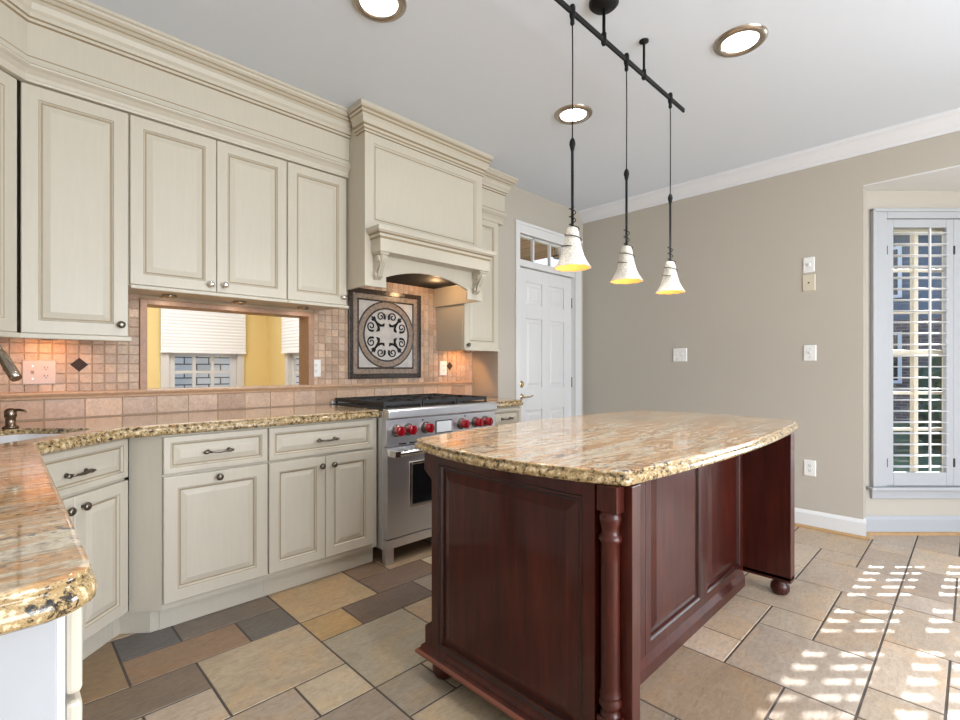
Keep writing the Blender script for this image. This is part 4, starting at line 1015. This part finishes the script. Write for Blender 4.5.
# track and pendants
TY = 1.109; TZ = 2.555
t = thing('pendant_track', 'slim black rail hung from the ceiling above the island', 'light track', (1.9, TY, CZ))
bm = bmn(); box(bm, 1.15, 2.645, TY-.005, TY+.005, TZ-.011, TZ+.011); obj('rail', bm, 'black', t, .002)
bm = bmn(); lathe(bm, [(.062, CZ-.0005), (.062, CZ-.012), (.050, CZ-.024), (.018, CZ-.032), (.008, CZ-.036)], (1.832, TY, 0), 'z', 28); obj('canopy', bm, 'black', t)
bm = bmn(); lathe(bm, [(.007, CZ-.03), (.007, TZ+.03), (.011, TZ+.028), (.012, TZ-.012), (.008, TZ-.022)], (1.832, TY, 0), 'z', 12); obj('feed_stem', bm, 'black', t)
bm = bmn(); lathe(bm, [(.022, CZ), (.022, CZ-.006), (.010, CZ-.012), (.006, CZ-.016), (.006, TZ+.03), (.010, TZ+.026), (.012, TZ-.012), (.007, TZ-.02)], (2.190, TY, 0), 'z', 14); obj('standoff', bm, 'black', t)
def pendant(x, label, first):
    t = thing('pendant_light', label, 'pendant light', (x, TY, TZ), group='bell-shaped pendants over the island')
    zb = 1.552
    bm = bmn(); lathe(bm, [(.009, TZ+.028), (.012, TZ+.02), (.012, TZ-.012), (.008, TZ-.03), (.009, TZ-.045), (.004, TZ-.052)], (x, TY, 0), 'z', 12); obj('connector', bm, 'black', t)
    bm = bmn(); tube(bm, [(x, TY, TZ-.05), (x+.002, TY, 2.35), (x, TY, 2.05)], .0028, 6); obj('cord', bm, 'black', t)
    bm = bmn(); lathe(bm, [(.004, 2.062), (.010, 2.052), (.0125, 2.038), (.008, 2.018), (.0055, 2.008), (.0055, 1.715), (.014, 1.714), (.016, 1.708), (.004, 1.700)], (x, TY, 0), 'z', 14); obj('stem', bm, 'black', t)
    bm = bmn(); outp = [(.016, 1.711), (.021, 1.706), (.025, 1.690), (.029, 1.665), (.035, 1.635), (.045, 1.600), (.057, 1.575), (.070, 1.5545), (.0725, zb)]
    inp = [(.0695, zb), (.067, 1.556), (.053, 1.578), (.041, 1.602), (.031, 1.637), (.025, 1.667), (.018, 1.695)]
    lathe(bm, outp, (x, TY, 0), 'z', 40, 0, False); lathe(bm, [outp[-1], inp[0]], (x, TY, 0), 'z', 40, 0, False); lathe(bm, inp, (x, TY, 0), 'z', 40, 1, False)
    bmesh.ops.remove_doubles(bm, verts=bm.verts, dist=.0003)
    for v in bm.verts:
        a = math.atan2(v.co.y-TY, v.co.x-x); 
        if v.co.z < 1.58: v.co.z += .0012*math.sin(a*9)*(1.58-v.co.z)/.03
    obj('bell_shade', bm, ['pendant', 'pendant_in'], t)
    bm = bmn(); bmesh.ops.create_uvsphere(bm, u_segments=12, v_segments=8, radius=.016, matrix=Matrix.Translation((x, TY, 1.60))); obj('bulb', bm, 'bulb', t, smooth=True)
    bm = bmn(); pts = []
    for i in range(0, 90):
        u = i/89; z = 1.795-.165*u
        if z > 1.722: rr = .0125
        elif z > 1.706: rr = .0125+(1.722-z)/.016*.013
        else:
            for (ra, za), (rb, zb2) in zip(outp, outp[1:]):
                if zb2 <= z <= za: rr = ra+(rb-ra)*(za-z)/(za-zb2)+.004
        turns = u*5.4 if z > 1.72 else .4545*5.4+(u-.4545)*3.9; an = turns*2*PI
        pts.append((x+rr*math.cos(an), TY+rr*math.sin(an), z))
    tube(bm, pts, .0019, 5)
    e_ = pts[-1]; obj('wrap_wire', bm, 'black', t)
    point('pendant_lamp', (x, TY, 1.57), .16, (1, .58, .28), .02)
pendant(1.601, 'nearest and largest bell pendant, leftmost on the rail', 1)
pendant(2.024, 'middle bell pendant of the three hanging over the island', 0)
pendant(2.476, 'rightmost and farthest bell pendant hanging over the island', 0)

# under-cabinet lamps
def puck(x, y, z, label, pw, col, spot=None):
    t = thing('puck_light', label, 'cabinet light', (x, y, z), group='small round lights under the wall cabinets')
    bm = bmn(); lathe(bm, [(.034, z), (.034, z-.010), (.028, z-.015), (.012, z-.016)], (x, y, 0), 'z', 20); obj('housing', bm, 'nickel', t)
    if pw:
        q = point('puck_lamp', (x, y-.02, z-.03), pw, col, .02, 150); q.rotation_euler = (R(38), 0, 0)
puck(.64, 2.99, 1.545, 'left round light under the cabinet over the pass-through', .3, (1, .85, .7))
puck(.99, 2.99, 1.545, 'middle round light under the cabinet over the pass-through', .3, (1, .85, .7))
puck(1.37, 2.99, 1.545, 'right round light under the cabinet over the pass-through', .3, (1, .85, .7))
puck(.16, 2.95, 1.30, 'warm round light under the tall cabinet by the faucet', 1.2, (1, .40, .12))
puck(2.74, 2.93, 1.30, 'warm round light under the cabinet right of the hood', 2.0, (1, .46, .14))
point('hood_lamp', (2.30, 2.80, 1.76), 1.6, (1, .62, .32), .03)
